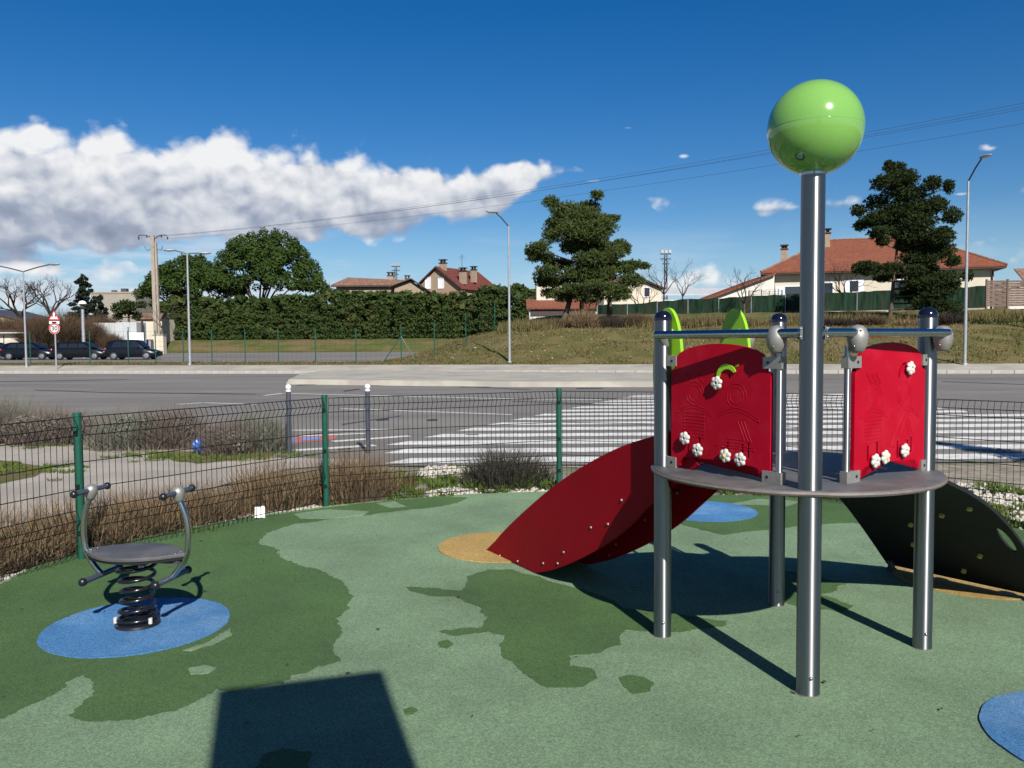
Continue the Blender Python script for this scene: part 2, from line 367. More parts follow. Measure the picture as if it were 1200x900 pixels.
MAT['screen'] = material('green privacy screen', (0.004, 0.012, 0.008), (0.018, 0.046, 0.027), c3=(0.040, 0.038, 0.024), scale3=0.7, cut3=(0.48, 0.75), scale=4, rough=0.95, spec=0.1, bump=0.8, bump_scale=14, stretch=(1, 1, 0.12))
MAT['wood'] = material('grey brown timber', (0.17, 0.115, 0.085), (0.12, 0.08, 0.06), scale=4, rough=0.85, stretch=(0.15, 1, 4))
MAT['sheet'] = material('pale metal sheet', (0.50, 0.52, 0.52), (0.42, 0.44, 0.44), scale=1.5, rough=0.6)
MAT['pole_conc'] = material('weathered concrete pole', (0.36, 0.31, 0.25), (0.28, 0.235, 0.185), scale=1.2, rough=0.95)
MAT['bag'] = material('blue plastic bag', (0.03, 0.12, 0.50), (0.06, 0.2, 0.6), scale=20, rough=0.25)
MAT['paper'] = material('white paper', (0.80, 0.80, 0.78), rough=0.7)

# ------------------------------------------------------------------ mesh helpers
WL = {}
def root_loc(p):
    v = Vector((0, 0, 0))
    while p is not None:
        v = v + Vector(p.location); p = p.parent
    return v
def link(name, mesh, parent=None):
    o = bpy.data.objects.new(name, mesh)
    COL.objects.link(o)
    if parent is not None: o.parent = parent
    return o
def finish(bm, name, mt, parent=None, smooth=35, world=False, bevel=0.0, loc=None):
    """link a bmesh as one object; world=True: its coordinates are world ones, whatever its parent"""
    if bevel:
        bmesh.ops.bevel(bm, geom=[e for e in bm.edges if e.is_manifold and e.calc_face_angle(0) > 0.6], offset=bevel, segments=2, affect='EDGES', profile=0.5)
    me = bpy.data.meshes.new(name)
    if world and parent is not None:
        bmesh.ops.translate(bm, verts=bm.verts, vec=-root_loc(parent))
    if loc is not None:
        bmesh.ops.translate(bm, verts=bm.verts, vec=-Vector(loc))
    bmesh.ops.recalc_face_normals(bm, faces=bm.faces)
    bm.to_mesh(me); bm.free()
    me.materials.append(MAT[mt] if isinstance(mt, str) else mt)
    if smooth:
        me.shade_smooth(); me.set_sharp_from_angle(angle=R(smooth))
    o = link(name, me, parent)
    if loc is not None: o.location = loc
    return o
def arrays(name, V, F, mt, parent=None, world=False, loc=None, smooth=False):
    V = np.asarray(V, dtype=np.float32); F = np.asarray(F, dtype=np.int32)
    if world and parent is not None: V = V - np.array(root_loc(parent), dtype=np.float32)
    if loc is not None: V = V - np.array(loc, dtype=np.float32)
    me = bpy.data.meshes.new(name)
    k = F.shape[1]
    me.vertices.add(len(V)); me.vertices.foreach_set('co', V.ravel())
    me.loops.add(F.size); me.loops.foreach_set('vertex_index', F.ravel())
    me.polygons.add(len(F)); me.polygons.foreach_set('loop_start', np.arange(0, F.size, k, dtype=np.int32))
    me.update(calc_edges=True)
    me.materials.append(MAT[mt] if isinstance(mt, str) else mt)
    if smooth: me.shade_smooth()
    o = link(name, me, parent)
    if loc is not None: o.location = loc
    return o
def tag(o, label, cat, group=None):
    o['label'] = label; o['category'] = cat
    if group: o['group'] = group
    return o
def thing(name, label, cat, loc=(0, 0, 0), group=None):
    o = bpy.data.objects.new(name, None)
    o.empty_display_size = 0.2
    COL.objects.link(o)
    o.location = loc
    return tag(o, label, cat, group)
def structure(o):
    o['kind'] = 'structure'; return o
def stuff(o):
    o['kind'] = 'stuff'; return o
def BM(): return bmesh.new()
def frame(d):
    d = Vector(d).normalized()
    a = Vector((0, 0, 1)) if abs(d.z) < 0.95 else Vector((1, 0, 0))
    x = a.cross(d).normalized(); return x, d.cross(x)
def cyl(bm, p0, p1, r0, r1=None, seg=16, caps=True):
    p0, p1 = Vector(p0), Vector(p1)
    r1 = r0 if r1 is None else r1
    x, y = frame(p1 - p0)
    A = [bm.verts.new(p0 + (x * math.cos(2 * math.pi * i / seg) + y * math.sin(2 * math.pi * i / seg)) * r0) for i in range(seg)]
    B = [bm.verts.new(p1 + (x * math.cos(2 * math.pi * i / seg) + y * math.sin(2 * math.pi * i / seg)) * r1) for i in range(seg)]
    for i in range(seg): bm.faces.new((A[i], A[(i + 1) % seg], B[(i + 1) % seg], B[i]))
    if caps: bm.faces.new(A[::-1]); bm.faces.new(B)
def tube(bm, pts, r, seg=10, closed=False, caps=True):
    pts = [Vector(p) for p in pts]; n = len(pts)
    rr = r if isinstance(r, (list, tuple)) else [r] * n
    rings = []; x = None
    for i, p in enumerate(pts):
        if closed: d = pts[(i + 1) % n] - pts[i - 1]
        else: d = pts[min(i + 1, n - 1)] - pts[max(i - 1, 0)]
        d.normalize()
        if x is None: x, y = frame(d)
        else:
            x = (x - d * x.dot(d)).normalized(); y = d.cross(x)
        rings.append([bm.verts.new(p + (x * math.cos(2 * math.pi * k / seg) + y * math.sin(2 * math.pi * k / seg)) * rr[i]) for k in range(seg)])
    for i in range(n if closed else n - 1):
        a, b = rings[i], rings[(i + 1) % n]
        for k in range(seg): bm.faces.new((a[k], a[(k + 1) % seg], b[(k + 1) % seg], b[k]))
    if caps and not closed: bm.faces.new(rings[0][::-1]); bm.faces.new(rings[-1])
def smooth_path(pts, n=8):
    """Catmull-Rom through the points"""
    P = [Vector(p) for p in pts]; P = [P[0] * 2 - P[1]] + P + [P[-1] * 2 - P[-2]]
    out = []
    for i in range(1, len(P) - 2):
        for k in range(n):
            t = k / n
            out.append(0.5 * ((2 * P[i]) + (P[i + 1] - P[i - 1]) * t + (2 * P[i - 1] - 5 * P[i] + 4 * P[i + 1] - P[i + 2]) * t * t + (3 * P[i] - P[i - 1] - 3 * P[i + 1] + P[i + 2]) * t ** 3))
    out.append(P[-2]); return out
def box(bm, c, s, rz=0.0, mat=None):
    c = Vector(c)
    X = Vector((math.cos(rz), math.sin(rz), 0)) * (s[0] / 2); Y = Vector((-math.sin(rz), math.cos(rz), 0)) * (s[1] / 2); Z = Vector((0, 0, s[2] / 2))
    v = [bm.verts.new(c + X * a + Y * b + Z * d) for d in (-1, 1) for a, b in ((-1, -1), (1, -1), (1, 1), (-1, 1))]
    for f in ((3, 2, 1, 0), (4, 5, 6, 7), (0, 1, 5, 4), (1, 2, 6, 5), (2, 3, 7, 6), (3, 0, 4, 7)): bm.faces.new([v[i] for i in f])
def obox(bm, c, ax, ay, az_):
    """box from a centre and three half-axis vectors"""
    c, ax, ay, az_ = Vector(c), Vector(ax), Vector(ay), Vector(az_)
    v = [bm.verts.new(c + ax * a + ay * b + az_ * d) for d in (-1, 1) for a, b in ((-1, -1), (1, -1), (1, 1), (-1, 1))]
    for f in ((3, 2, 1, 0), (4, 5, 6, 7), (0, 1, 5, 4), (1, 2, 6, 5), (2, 3, 7, 6), (3, 0, 4, 7)): bm.faces.new([v[i] for i in f])
def sphere(bm, c, r, u=16, v=10):
    rr = Vector(r) if hasattr(r, '__len__') else Vector((r, r, r))
    mt = Matrix.Translation(Vector(c)) @ Matrix.Diagonal((*rr, 1))
    bmesh.ops.create_uvsphere(bm, u_segments=u, v_segments=v, radius=1, matrix=mt)
def lathe(bm, c, prof, seg=20, axis=(0, 0, 1)):
    c = Vector(c); d = Vector(axis).normalized(); x, y = frame(d)
    rings = []
    for r, z in prof:
        if r < 1e-5: rings.append([bm.verts.new(c + d * z)])
        else: rings.append([bm.verts.new(c + d * z + (x * math.cos(2 * math.pi * k / seg) + y * math.sin(2 * math.pi * k / seg)) * r) for k in range(seg)])
    for a, b in zip(rings, rings[1:]):
        for k in range(seg):
            q = [a[k % len(a)], a[(k + 1) % len(a)], b[(k + 1) % len(b)], b[k % len(b)]]
            q = [v for i, v in enumerate(q) if v not in q[:i]]
            if len(q) > 2: bm.faces.new(q)
def prism(bm, pts, off):
    """extrude a planar outline by a vector"""
    off = Vector(off)
    A = [bm.verts.new(Vector(p)) for p in pts]; B = [bm.verts.new(Vector(p) + off) for p in pts]
    n = len(A)
    fa = bm.faces.new(A); fb = bm.faces.new(B[::-1])
    for i in range(n): bm.faces.new((A[i], B[i], B[(i + 1) % n], A[(i + 1) % n]))
    bmesh.ops.triangulate(bm, faces=[fa, fb])
def poly(bm, pts):
    f = bm.faces.new([bm.verts.new(Vector(p)) for p in pts])
    bmesh.ops.triangulate(bm, faces=[f])
def wavy(pts, amp, step, seed=0.0):
    """an outline with a hand-trowelled, slightly ragged edge"""
    out = []
    n = len(pts)
    for i in range(n):
        a, b = Vector(pts[i]), Vector(pts[(i + 1) % n])
        k = max(1, int((b - a).length / step))
        for j in range(k):
            p = a.lerp(b, j / k); ox = oy = 0.0
            for fr, am in ((4, 1.0), (11, 0.75), (30, 0.5), (75, 0.30)):
                q = Vector((p.x * fr + seed, p.y * fr, seed)); ox += am * mnoise.noise(q); oy += am * mnoise.noise(q + Vector((9, 4, 2)))
            out.append(Vector((p.x + amp * ox, p.y + amp * oy, p.z)))
    return out
def text_mesh(name, s, size, mt, parent, mat4, align='CENTER', depth=0.003):
    cu = bpy.data.curves.new(name, 'FONT'); cu.body = s; cu.size = size; cu.extrude = depth; cu.align_x = align; cu.offset = size * 0.018; cu.align_y = 'CENTER'
    cu.resolution_u = 4
    o = bpy.data.objects.new(name + '_curve', cu); COL.objects.link(o)
    dg = bpy.context.evaluated_depsgraph_get()
    me = bpy.data.meshes.new_from_object(o.evaluated_get(dg))
    bpy.data.objects.remove(o); bpy.data.curves.remove(cu)
    me.transform(mat4); me.materials.clear(); me.materials.append(MAT[mt])
    me.name = name
    return link(name, me, parent)
def boolean_cut(o, cutters):
    """cut holes, then keep the result as a plain mesh"""
    c = bpy.data.objects.new('cutter', cutters); COL.objects.link(c); c.parent = o.parent
    md = o.modifiers.new('cut', 'BOOLEAN'); md.object = c; md.operation = 'DIFFERENCE'; md.solver = 'EXACT'; md.use_self = True
    bpy.context.view_layer.update()
    dg = bpy.context.evaluated_depsgraph_get(); dg.update()
    me = bpy.data.meshes.new_from_object(o.evaluated_get(dg))
    o.modifiers.clear(); o.data = me
    bpy.data.objects.remove(c)
    me.shade_smooth(); me.set_sharp_from_angle(angle=R(35))

# leaves, blades and twigs as plain triangles
def leaf_quads(C, Nrm, size, aspect=0.5, jitter=0.6):
    """one small leaf per centre, facing roughly along Nrm"""
    n = len(C)
    nn = Nrm + rng.normal(0, jitter, (n, 3)); nn /= np.linalg.norm(nn, axis=1)[:, None] + 1e-9
    t = rng.normal(0, 1, (n, 3)); t -= nn * (t * nn).sum(1)[:, None]; t /= np.linalg.norm(t, axis=1)[:, None] + 1e-9
    b = np.cross(nn, t)
    s = (size * rng.uniform(0.6, 1.4, n))[:, None]
    V = np.stack([C - t * s, C + b * s * aspect, C + t * s, C - b * s * aspect], 1).reshape(-1, 3)
    F = np.arange(4 * n).reshape(-1, 4)
    return V, F
def clump_points(centres, radii, per, shell=0.55):
    """points in the outer part of ellipsoid clumps, with outward normals"""
    Cs, Ns = [], []
    for c, r, k in zip(centres, radii, per):
        d = rng.normal(0, 1, (k, 3)); d /= np.linalg.norm(d, axis=1)[:, None]
        q = rng.uniform(shell, 1.0, k)[:, None]
        r = np.array(r, dtype=float)
        Cs.append(np.array(c) + d * q * r); nn = d / r; Ns.append(nn / np.linalg.norm(nn, axis=1)[:, None])
    return np.concatenate(Cs), np.concatenate(Ns)
def blade_clump(c, rad, h, n, lean=0.5, w=0.006, curve=0.25, seed_r=1.0):
    """n thin curved blades from a base disc; returns triangles"""
    c = np.array(c, dtype=float)
    a = rng.uniform(0, 2 * np.pi, n); q = np.sqrt(rng.uniform(0, 1, n)) * rad * seed_r
    base = np.stack([c[0] + np.cos(a) * q, c[1] + np.sin(a) * q, np.full(n, c[2])], 1)
    a2 = a + rng.normal(0, 1.15, n)
    hh = h * rng.uniform(0.45, 1.1, n) * (1 - 0.35 * (q / (rad + 1e-6)) ** 2)
    out = lean * (0.25 + q / (rad + 1e-6)) * rng.uniform(0.4, 1.2, n) * h * 0.6
    d = np.stack([np.cos(a2), np.sin(a2), np.zeros(n)], 1)
    mid = base + d * (out * (0.5 - curve))[:, None] + np.array([0, 0, 1]) * (hh * 0.55)[:, None]
    tip = base + d * out[:, None] + np.array([0, 0, 1]) * hh[:, None]
    s = rng.uniform(0, 2 * np.pi, n); side = np.stack([np.cos(s), np.sin(s), np.zeros(n)], 1) * (w * rng.uniform(0.6, 1.4, n))[:, None]
    V = np.stack([base - side, base + side, mid + side * 0.8, mid - side * 0.8, tip], 1).reshape(-1, 3)
    k = np.arange(n)[:, None] * 5
    F = np.concatenate([k + np.array([[0, 1, 2]]), k + np.array([[0, 2, 3]]), k + np.array([[3, 2, 4]])])
    return V, F
def merge(parts):
    Vs, Fs, o = [], [], 0
    for V, F in parts:
        Vs.append(V); Fs.append(F + o); o += len(V)
    return np.concatenate(Vs), np.concatenate(Fs)
def branches(bm, p, d, length, r, depth, spread=0.6, seg=4, droop=0.0, up=0.15, ratio=0.72, kids=(2, 3), tips=None, rnd=random):
    """a bare limb and everything that grows from it"""
    pts = [Vector(p)]; dd = Vector(d).normalized()
    n = 3
    for i in range(n):
        dd = (dd + Vector((rnd.uniform(-1, 1), rnd.uniform(-1, 1), rnd.uniform(-1, 1))) * 0.16 + Vector((0, 0, up - droop))* 0.25).normalized()
        pts.append(pts[-1] + dd * length / n)
    tube(bm, pts, [r * (1 - 0.45 * i / n) for i in range(n + 1)], seg=seg, caps=False)
    if depth <= 0:
        if tips is not None: tips.append(pts[-1])
        return
    for k in range(rnd.randint(*kids)):
        x, y = frame(dd)
        a = rnd.uniform(0, 2 * math.pi)
        nd = (dd + (x * math.cos(a) + y * math.sin(a)) * spread * rnd.uniform(0.6, 1.3)).normalized()
        src = pts[-1] if k == 0 else pts[rnd.choice((2, 3))]
        branches(bm, src, nd, length * ratio * rnd.uniform(0.8, 1.15), r * 0.55, depth - 1, spread, 3, droop, up, ratio, kids, tips, rnd)

def bolts(name, pts, r, mt, parent):
    """alike little domes, one object each on a shared mesh, at world points"""
    rr = Vector(r) if hasattr(r, '__len__') else Vector((r, r, r))
    bm = BM(); sphere(bm, (0, 0, 0), rr, 10, 6)
    base = root_loc(parent)
    o = finish(bm, name, mt, parent, smooth=180); o.location = Vector(pts[0]) - base
    for p in pts[1:]:
        c = o.copy(); COL.objects.link(c); c.parent = parent; c.location = Vector(p) - base
# ------------------------------------------------------------------ terrain and road layout
RD = Vector((0.983, -0.184, 0))                    # along the far kerb
RN = Vector((0.184, 0.983, 0))                     # away from the playground
KERB0 = Vector((0, 44.2, 0))
def uv_of(x, y): q = Vector((x, y, 0)) - KERB0; return q.dot(RD), q.dot(RN)
def xy_of(u, v): return KERB0 + RD * u + RN * v
def sst(a, b, x):
    t = min(1, max(0, (x - a) / (b - a))); return t * t * (3 - 2 * t)
def lin(v, pts):
    if v <= pts[0][0]: return pts[0][1]
    for (a, za), (b, zb) in zip(pts, pts[1:]):
        if v <= b: return za + (zb - za) * (v - a) / (b - a)
    return pts[-1][1]
ZL = [(0, -0.06), (0.2, 0.10), (2.6, 0.36), (4, 0.42), (10, 0.43), (55, 0.60), (57.5, 1.5), (61, 2.25), (66, 2.45), (150, 2.5), (400, 1.0), (900, 0.0)]
ZR = [(0, -0.06), (0.2, 0.10), (2.6, 0.36), (5, 0.82), (10, 1.75), (15, 2.55), (20, 2.75), (30, 4.0), (40, 4.35), (150, 4.4), (400, 1.5), (900, 0.0)]
def terrain_z(x, y, raw=False):
    u, v = uv_of(x, y)
    x0 = -9.5 + max(0, y - 62) * 0.30
    mm = sst(x0, x0 + 9.5, x)
    z = lin(v, ZL) * (1 - mm) + lin(v, ZR) * mm
    if not raw and v > 3 and mm > 0.02: z += mm * 0.16 * mnoise.noise(Vector((x * 0.35, y * 0.35, 0))) + mm * 0.05 * mnoise.noise(Vector((x * 1.3, y * 1.3, 2)))
    return z
def grid_sheet(name, us, vs, zf, mt):
    V, F = [], []
    for v in vs:
        for u in us:
            p = xy_of(u, v); V.append((p.x, p.y, zf(p.x, p.y)))
    k = len(us)
    for j in range(len(vs) - 1):
        for i in range(k - 1): F.append((j * k + i, j * k + i + 1, (j + 1) * k + i + 1, (j + 1) * k + i))
    return structure(arrays(name, V, F, mt, smooth=True))
us = sorted(set([-1500, -800, -400, -250, -180, -130] + [-100 + 4 * i for i in range(16)] + [-36 + 0.7 * i for i in range(112)] + [44 + 4 * i for i in range(12)] + [130, 180, 250, 400, 800, 1500]))
vs = [-90, -45, -40, -30, -20, -10, -3, -0.01, 0, 0.2, 0.9, 1.7, 2.6] + [3 + 0.5 * i for i in range(36)] + [21.5 + 1.5 * i for i in range(30)] + [68, 74, 84, 100, 125, 150, 200, 260, 330, 400, 550, 700, 900, 1400, 2200]
grid_sheet('terrain', us, vs, lambda x, y: terrain_z(x, y) if uv_of(x, y)[1] >= 0 else -0.08, 'turf')

# hard and planted grounds on this side of the far kerb (each a sheet a little above the one below)
def sheet(name, pts, z, mt, parent=None):
    bm = BM(); poly(bm, [(p[0], p[1], z) for p in pts])
    o = finish(bm, name, mt, parent, smooth=0)
    return o
ROAD_Z = -0.034
e1, e2 = xy_of(-140, 0), xy_of(140, 0)
road = structure(sheet('road', [(-140, 11.05), (-1.6, 11.05), (20, 11.0), (140, 11.0), (e2.x, e2.y), (e1.x, e1.y)], ROAD_Z, 'asphalt'))
bed = structure(sheet('planting_bed', [(-16, -8), (16, -8), (16, 11.0), (-16, 11.04)], -0.045, 'gravel'))
P = [gp(x, y) for x, y in [(-60, 516), (0, 519), (85, 522), (110, 527), (165, 531), (230, 542), (320, 534), (420, 536), (420, 541), (335, 547), (290, 558), (240, 571), (195, 590), (120, 605), (60, 626), (0, 648), (-90, 668)]]
pth = structure(sheet('path', [(p.x, p.y) for p in wavy(P, 0.04, 0.4, 3)], -0.027, 'path'))
P = [gp(x, y) for x, y in [(-120, 488), (0, 484), (120, 498), (240, 506), (324, 513), (324, 546), (230, 544), (165, 533), (100, 529), (0, 521), (-120, 517)]]
structure(sheet('planting_bed', [(p.x, p.y) for p in wavy(P, 0.05, 0.3, 21)], -0.0305, 'gravel'))
P = [gp(x, y) for x, y in [(-60, 533), (0, 537), (35, 542), (60, 547), (40, 556), (0, 565), (-60, 575)]]
stuff(sheet('grass_patch', [(p.x, p.y) for p in wavy(P, 0.06, 0.2, 8)], -0.0235, 'bank'))
P = [gp(x, y) for x, y in [(172, 528), (215, 527), (245, 530), (320, 525), (322, 532), (268, 537), (235, 541), (205, 537)]]
stuff(sheet('grass_patch', [(p.x, p.y) for p in wavy(P, 0.06, 0.2, 5)], -0.0235, 'bank'))

# rubber play surface with inlaid colours
edge_px = [(0, 683), (60, 655), (150, 632), (300, 604), (380, 593.5), (450, 585.5), (540, 579.5), (640, 575.5)]
E = [gp(x, y) for x, y in edge_px]
E = [Vector((-4.05, 3.6, 0))] + E + [Vector((1.6, 8.75, 0)), Vector((2.7, 8.3, 0)), Vector((4.45, 6.62, 0)), Vector((5.2, 4.2, 0)), Vector((5.4, 0, 0)), Vector((5.0, -5, 0)), Vector((-4.6, -5, 0)), Vector((-4.7, 1, 0))]
E = [Vector((p.x, p.y, 0)) for p in E]
bm = BM(); prism(bm, wavy(E, 0.012, 0.15, 1), (0, 0, -0.044))
rub = structure(finish(bm, 'safety_surface', 'rub_light', smooth=0))
def slab(name, pts, z, mt):
    bm = BM(); prism(bm, [(p[0], p[1], z) for p in pts], (0, 0, -z - 0.006)); return finish(bm, name, mt, rub, smooth=0)
def inlay(name, px, z, mt, amp=0.02, seed=0.0, step=0.018):
    P = [gp(x, y) for x, y in px]
    return slab(name, wavy(P, amp, step, seed), z, mt)
inlay('dark_patch', [(-80, 705), (0, 684), (60, 656.5), (150, 633.5), (300, 605.5), (380, 595.5), (450, 587), (520, 582), (548, 583), (535, 590), (500, 596), (450, 601), (395, 608), (345, 614), (312, 625), (302, 636), (322, 642), (330, 655), (352, 663), (378, 668), (400, 680), (411, 692), (407, 712), (395, 728), (400, 745), (395, 765), (403, 775), (380, 783), (340, 790), (333, 801), (310, 803), (270, 812), (250, 808), (215, 830), (180, 838), (150, 845), (105, 846), (80, 840), (92, 825), (105, 815), (112, 800), (100, 790), (80, 805), (60, 815), (30, 828), (0, 842), (-120, 870)], 0.0014, 'rub_dark', 0.035, 2)
inlay('dark_patch', [(473, 688), (505, 689), (540, 692), (552, 675), (570, 667), (600, 668), (640, 680), (680, 690), (710, 700), (735, 715), (745, 733), (725, 742), (727, 755), (700, 765), (665, 768), (668, 780), (695, 783), (698, 795), (680, 806), (640, 805), (625, 795), (610, 785), (590, 770), (585, 755), (590, 745), (570, 741), (530, 745), (515, 740), (540, 736), (565, 735), (570, 725), (566, 713), (545, 706), (535, 699), (500, 698), (476, 692)], 0.0018, 'rub_dark', 0.025, 6)
inlay('dark_patch', [(725, 796), (740, 792), (756, 795), (768, 801), (764, 810), (745, 814), (728, 806)], 0.0022, 'rub_dark', 0.02, 3)
inlay('dark_patch', [(515, 752), (524, 750), (532, 755), (526, 760), (517, 758)], 0.0026, 'rub_dark', 0.015, 4)
inlay('dark_patch', [(700, 712), (760, 716), (810, 722), (852, 728), (848, 735), (815, 738), (775, 742), (735, 738)], 0.0030, 'rub_dark', 0.03, 5)
inlay('dark_patch', [(905, 668), (950, 674), (990, 684), (985, 691), (960, 696), (1002, 712), (985, 718), (935, 712), (905, 700)], 0.0034, 'rub_dark', 0.03, 9)
inlay('dark_patch', [(735, 590), (800, 582), (880, 580), (960, 585), (1040, 592), (1085, 600), (1060, 616), (1040, 618), (1000, 613), (940, 616), (890, 622), (850, 627), (820, 621), (780, 609)], 0.0054, 'rub_dark', 0.025, 7)
inlay('dark_patch', [(1130, 606), (1225, 628), (1300, 650), (1290, 668), (1220, 655), (1150, 640)], 0.0058, 'rub_dark', 0.02, 27)
inlay('dark_patch', [(310, 886), (335, 878), (362, 884), (368, 905), (330, 915), (300, 905)], 0.0042, 'rub_dark', 0.03, 11)
inlay('dark_patch', [(472, 832), (482, 829), (491, 833), (484, 838), (475, 837)], 0.0046, 'rub_dark', 0.01, 12)
inlay('light_patch', [(345, 603), (385, 597.5), (432, 600), (425, 604), (385, 608), (352, 608)], 0.0066, 'rub_light', 0.02, 13)
inlay('light_patch', [(440, 590), (462, 588), (475, 594), (456, 595)], 0.0066, 'rub_light', 0.015, 14)
inlay('light_patch', [(217, 785), (240, 781), (254, 784), (244, 790), (222, 791)], 0.0066, 'rub_light', 0.012, 15)
inlay('light_patch', [(222, 764), (252, 756), (270, 745), (268, 737), (258, 745), (238, 757), (215, 763)], 0.0070, 'rub_light', 0.02, 16)
inlay('light_patch', [(850, 592), (890, 585), (935, 588), (925, 594), (885, 592)], 0.0066, 'rub_light', 0.015, 17)
def disc(name, c, r, mt, z=0.008, seed=0):
    pts = [(c[0] + r * math.cos(a), c[1] + r * math.sin(a), 0) for a in np.linspace(0, 2 * math.pi, 72, endpoint=False)]
    return slab(name, wavy([Vector(p) for p in pts], 0.006, 0.05, seed), z, mt)
disc('blue_circle', (-2.15, 4.67), 0.50, 'rub_blue', seed=1)
disc('yellow_circle', (-0.11, 6.45), 0.48, 'rub_yellow', seed=2)
disc('blue_circle', (1.81, 7.75), 0.48, 'rub_blue', seed=3)
disc('yellow_circle', (3.10, 5.52), 0.50, 'rub_yellow', seed=4)
disc('blue_circle', (2.40, 3.20), 0.49, 'rub_blue', seed=5)

# ------------------------------------------------------------------ road paint, kerbs, island
def mark(name, pts, mt='road_paint', z=ROAD_Z + 0.004):
    return sheet(name, pts, z, mt, road)
k = 0
d = 11.55
while d < 25.5:
    xl = -1.76 if d < 12.2 else (-2.1 + (d - 13.5) * 0.479 if d > 13.4 else -1.95)
    xr = 10.3 if d > 18.6 else 10.3 + (18.6 - d) * 1.15
    w = 0.54 * random.uniform(0.9, 1.05)
    P = wavy([Vector(p) for p in ((xl, d - w / 2 - 0.04, 0), (xr, d - w / 2 + 0.05, 0), (xr + 0.15, d + w / 2 + 0.05, 0), (xl + 0.3, d + w / 2 - 0.04, 0))], 0.035, 0.25, k)
    mark('zebra_stripe', [(p.x, p.y) for p in P]); k += 1; d += 1.04
def line_px(name, a, b, w, mt='road_paint'):
    p, q = gp(*a, ROAD_Z), gp(*b, ROAD_Z)
    n = Vector((-(q - p).y, (q - p).x, 0)).normalized() * w / 2
    return mark(name, [(v.x, v.y) for v in (p - n, q - n, q + n, p + n)], mt)
line_px('edge_line', (310, 463.5), (332, 461), 0.16)
line_px('edge_line', (332, 461), (600, 467.5), 0.16)
line_px('edge_line', (600, 467.5), (705, 468.5), 0.16)
line_px('bay_line', (400, 479), (600, 486), 0.14)
line_px('bay_line', (207, 474), (238, 472), 0.14)
line_px('bay_line', (238, 472), (300, 474), 0.12)
line_px('bay_line', (320, 504.5), (462, 503.5), 0.16)
line_px('bay_line', (330, 512), (428, 508), 0.14)
line_px('bay_line', (345, 528), (440, 522), 0.22)
line_px('bay_line', (390, 517.5), (480, 511), 0.2)
def quad_px(name, pts, mt, z):
    return mark(name, [(v.x, v.y) for v in (gp(*p, ROAD_Z) for p in pts)], mt, z)
quad_px('painted_emblem', [(318, 522), (392, 515), (396, 510.5), (348, 511.5), (320, 516)], 'red_paint', ROAD_Z + 0.004)
quad_px('painted_emblem', [(325, 519.5), (347, 517.5), (348, 513.5), (326, 515)], 'blue_paint', ROAD_Z + 0.008)
quad_px('painted_emblem', [(353, 517), (374, 515.2), (375, 512.2), (354, 513.2)], 'blue_paint', ROAD_Z + 0.008)
for pts in [[(346, 451), (368, 449.8), (371, 451), (350, 452)], [(432, 451), (458, 450.5), (461, 451.6), (434, 452)], [(538, 452.8), (576, 452.6), (575, 453.9), (540, 454)], [(402, 458), (421, 455.5), (422, 456.3), (404, 459)],
            [(440, 492), (455, 490.5), (456, 492.5), (442, 493.5)], [(500, 491.8), (512, 491), (513, 493), (501, 493.6)], [(675, 455), (705, 454.6), (707, 455.6), (677, 456)], [(545, 509.4), (560, 508.9), (560, 509.8), (546, 510.2)], [(395, 527), (412, 525.2), (412, 526), (396, 527.8)]]:
    quad_px('tar_patch', pts, 'tar', ROAD_Z + 0.006)
for pts in [[(420, 447), (620, 456.5), (622, 457.2), (420, 447.7)], [(600, 470), (742, 474), (742, 474.7), (600, 470.8)], [(0, 447), (150, 444.6), (150, 445.1), (0, 447.8)], [(1105, 447), (1250, 452), (1250, 452.8), (1105, 447.6)], [(400, 497), (470, 487), (471, 487.7), (402, 498)]]:
    quad_px('tar_patch', pts, 'tar', ROAD_Z + 0.0025)
quad_px('tar_patch', [(40, 456.6), (120, 459.5), (260, 461.0), (300, 461.6), (300, 462.3), (250, 461.9), (120, 460.3), (40, 457.4)], 'tar', ROAD_Z + 0.0035)
# low concrete traffic island
I = [(335, 449.5), (350, 442), (372, 438.5), (420, 437.5), (600, 439.5), (772, 441), (776, 452.5), (600, 452.5), (450, 450.8), (370, 449.8)]
P = [gp(x, y, 0.0) for x, y in I]
bm = BM()
out = [Vector((p.x, p.y, ROAD_Z)) for p in P]
cen = sum(out, Vector()) / len(out)
inn = [Vector((p.x, p.y, 0.17)) + (cen - p).normalized() * 0.12 for p in out]
va = [bm.verts.new(p) for p in out]; vb = [bm.verts.new(p) for p in inn]
for i in range(len(va)): bm.faces.new((va[i], va[(i + 1) % len(va)], vb[(i + 1) % len(va)], vb[i]))
f = bm.faces.new(vb); bmesh.ops.triangulate(bm, faces=[f])
structure(finish(bm, 'traffic_island', 'concrete', smooth=0))
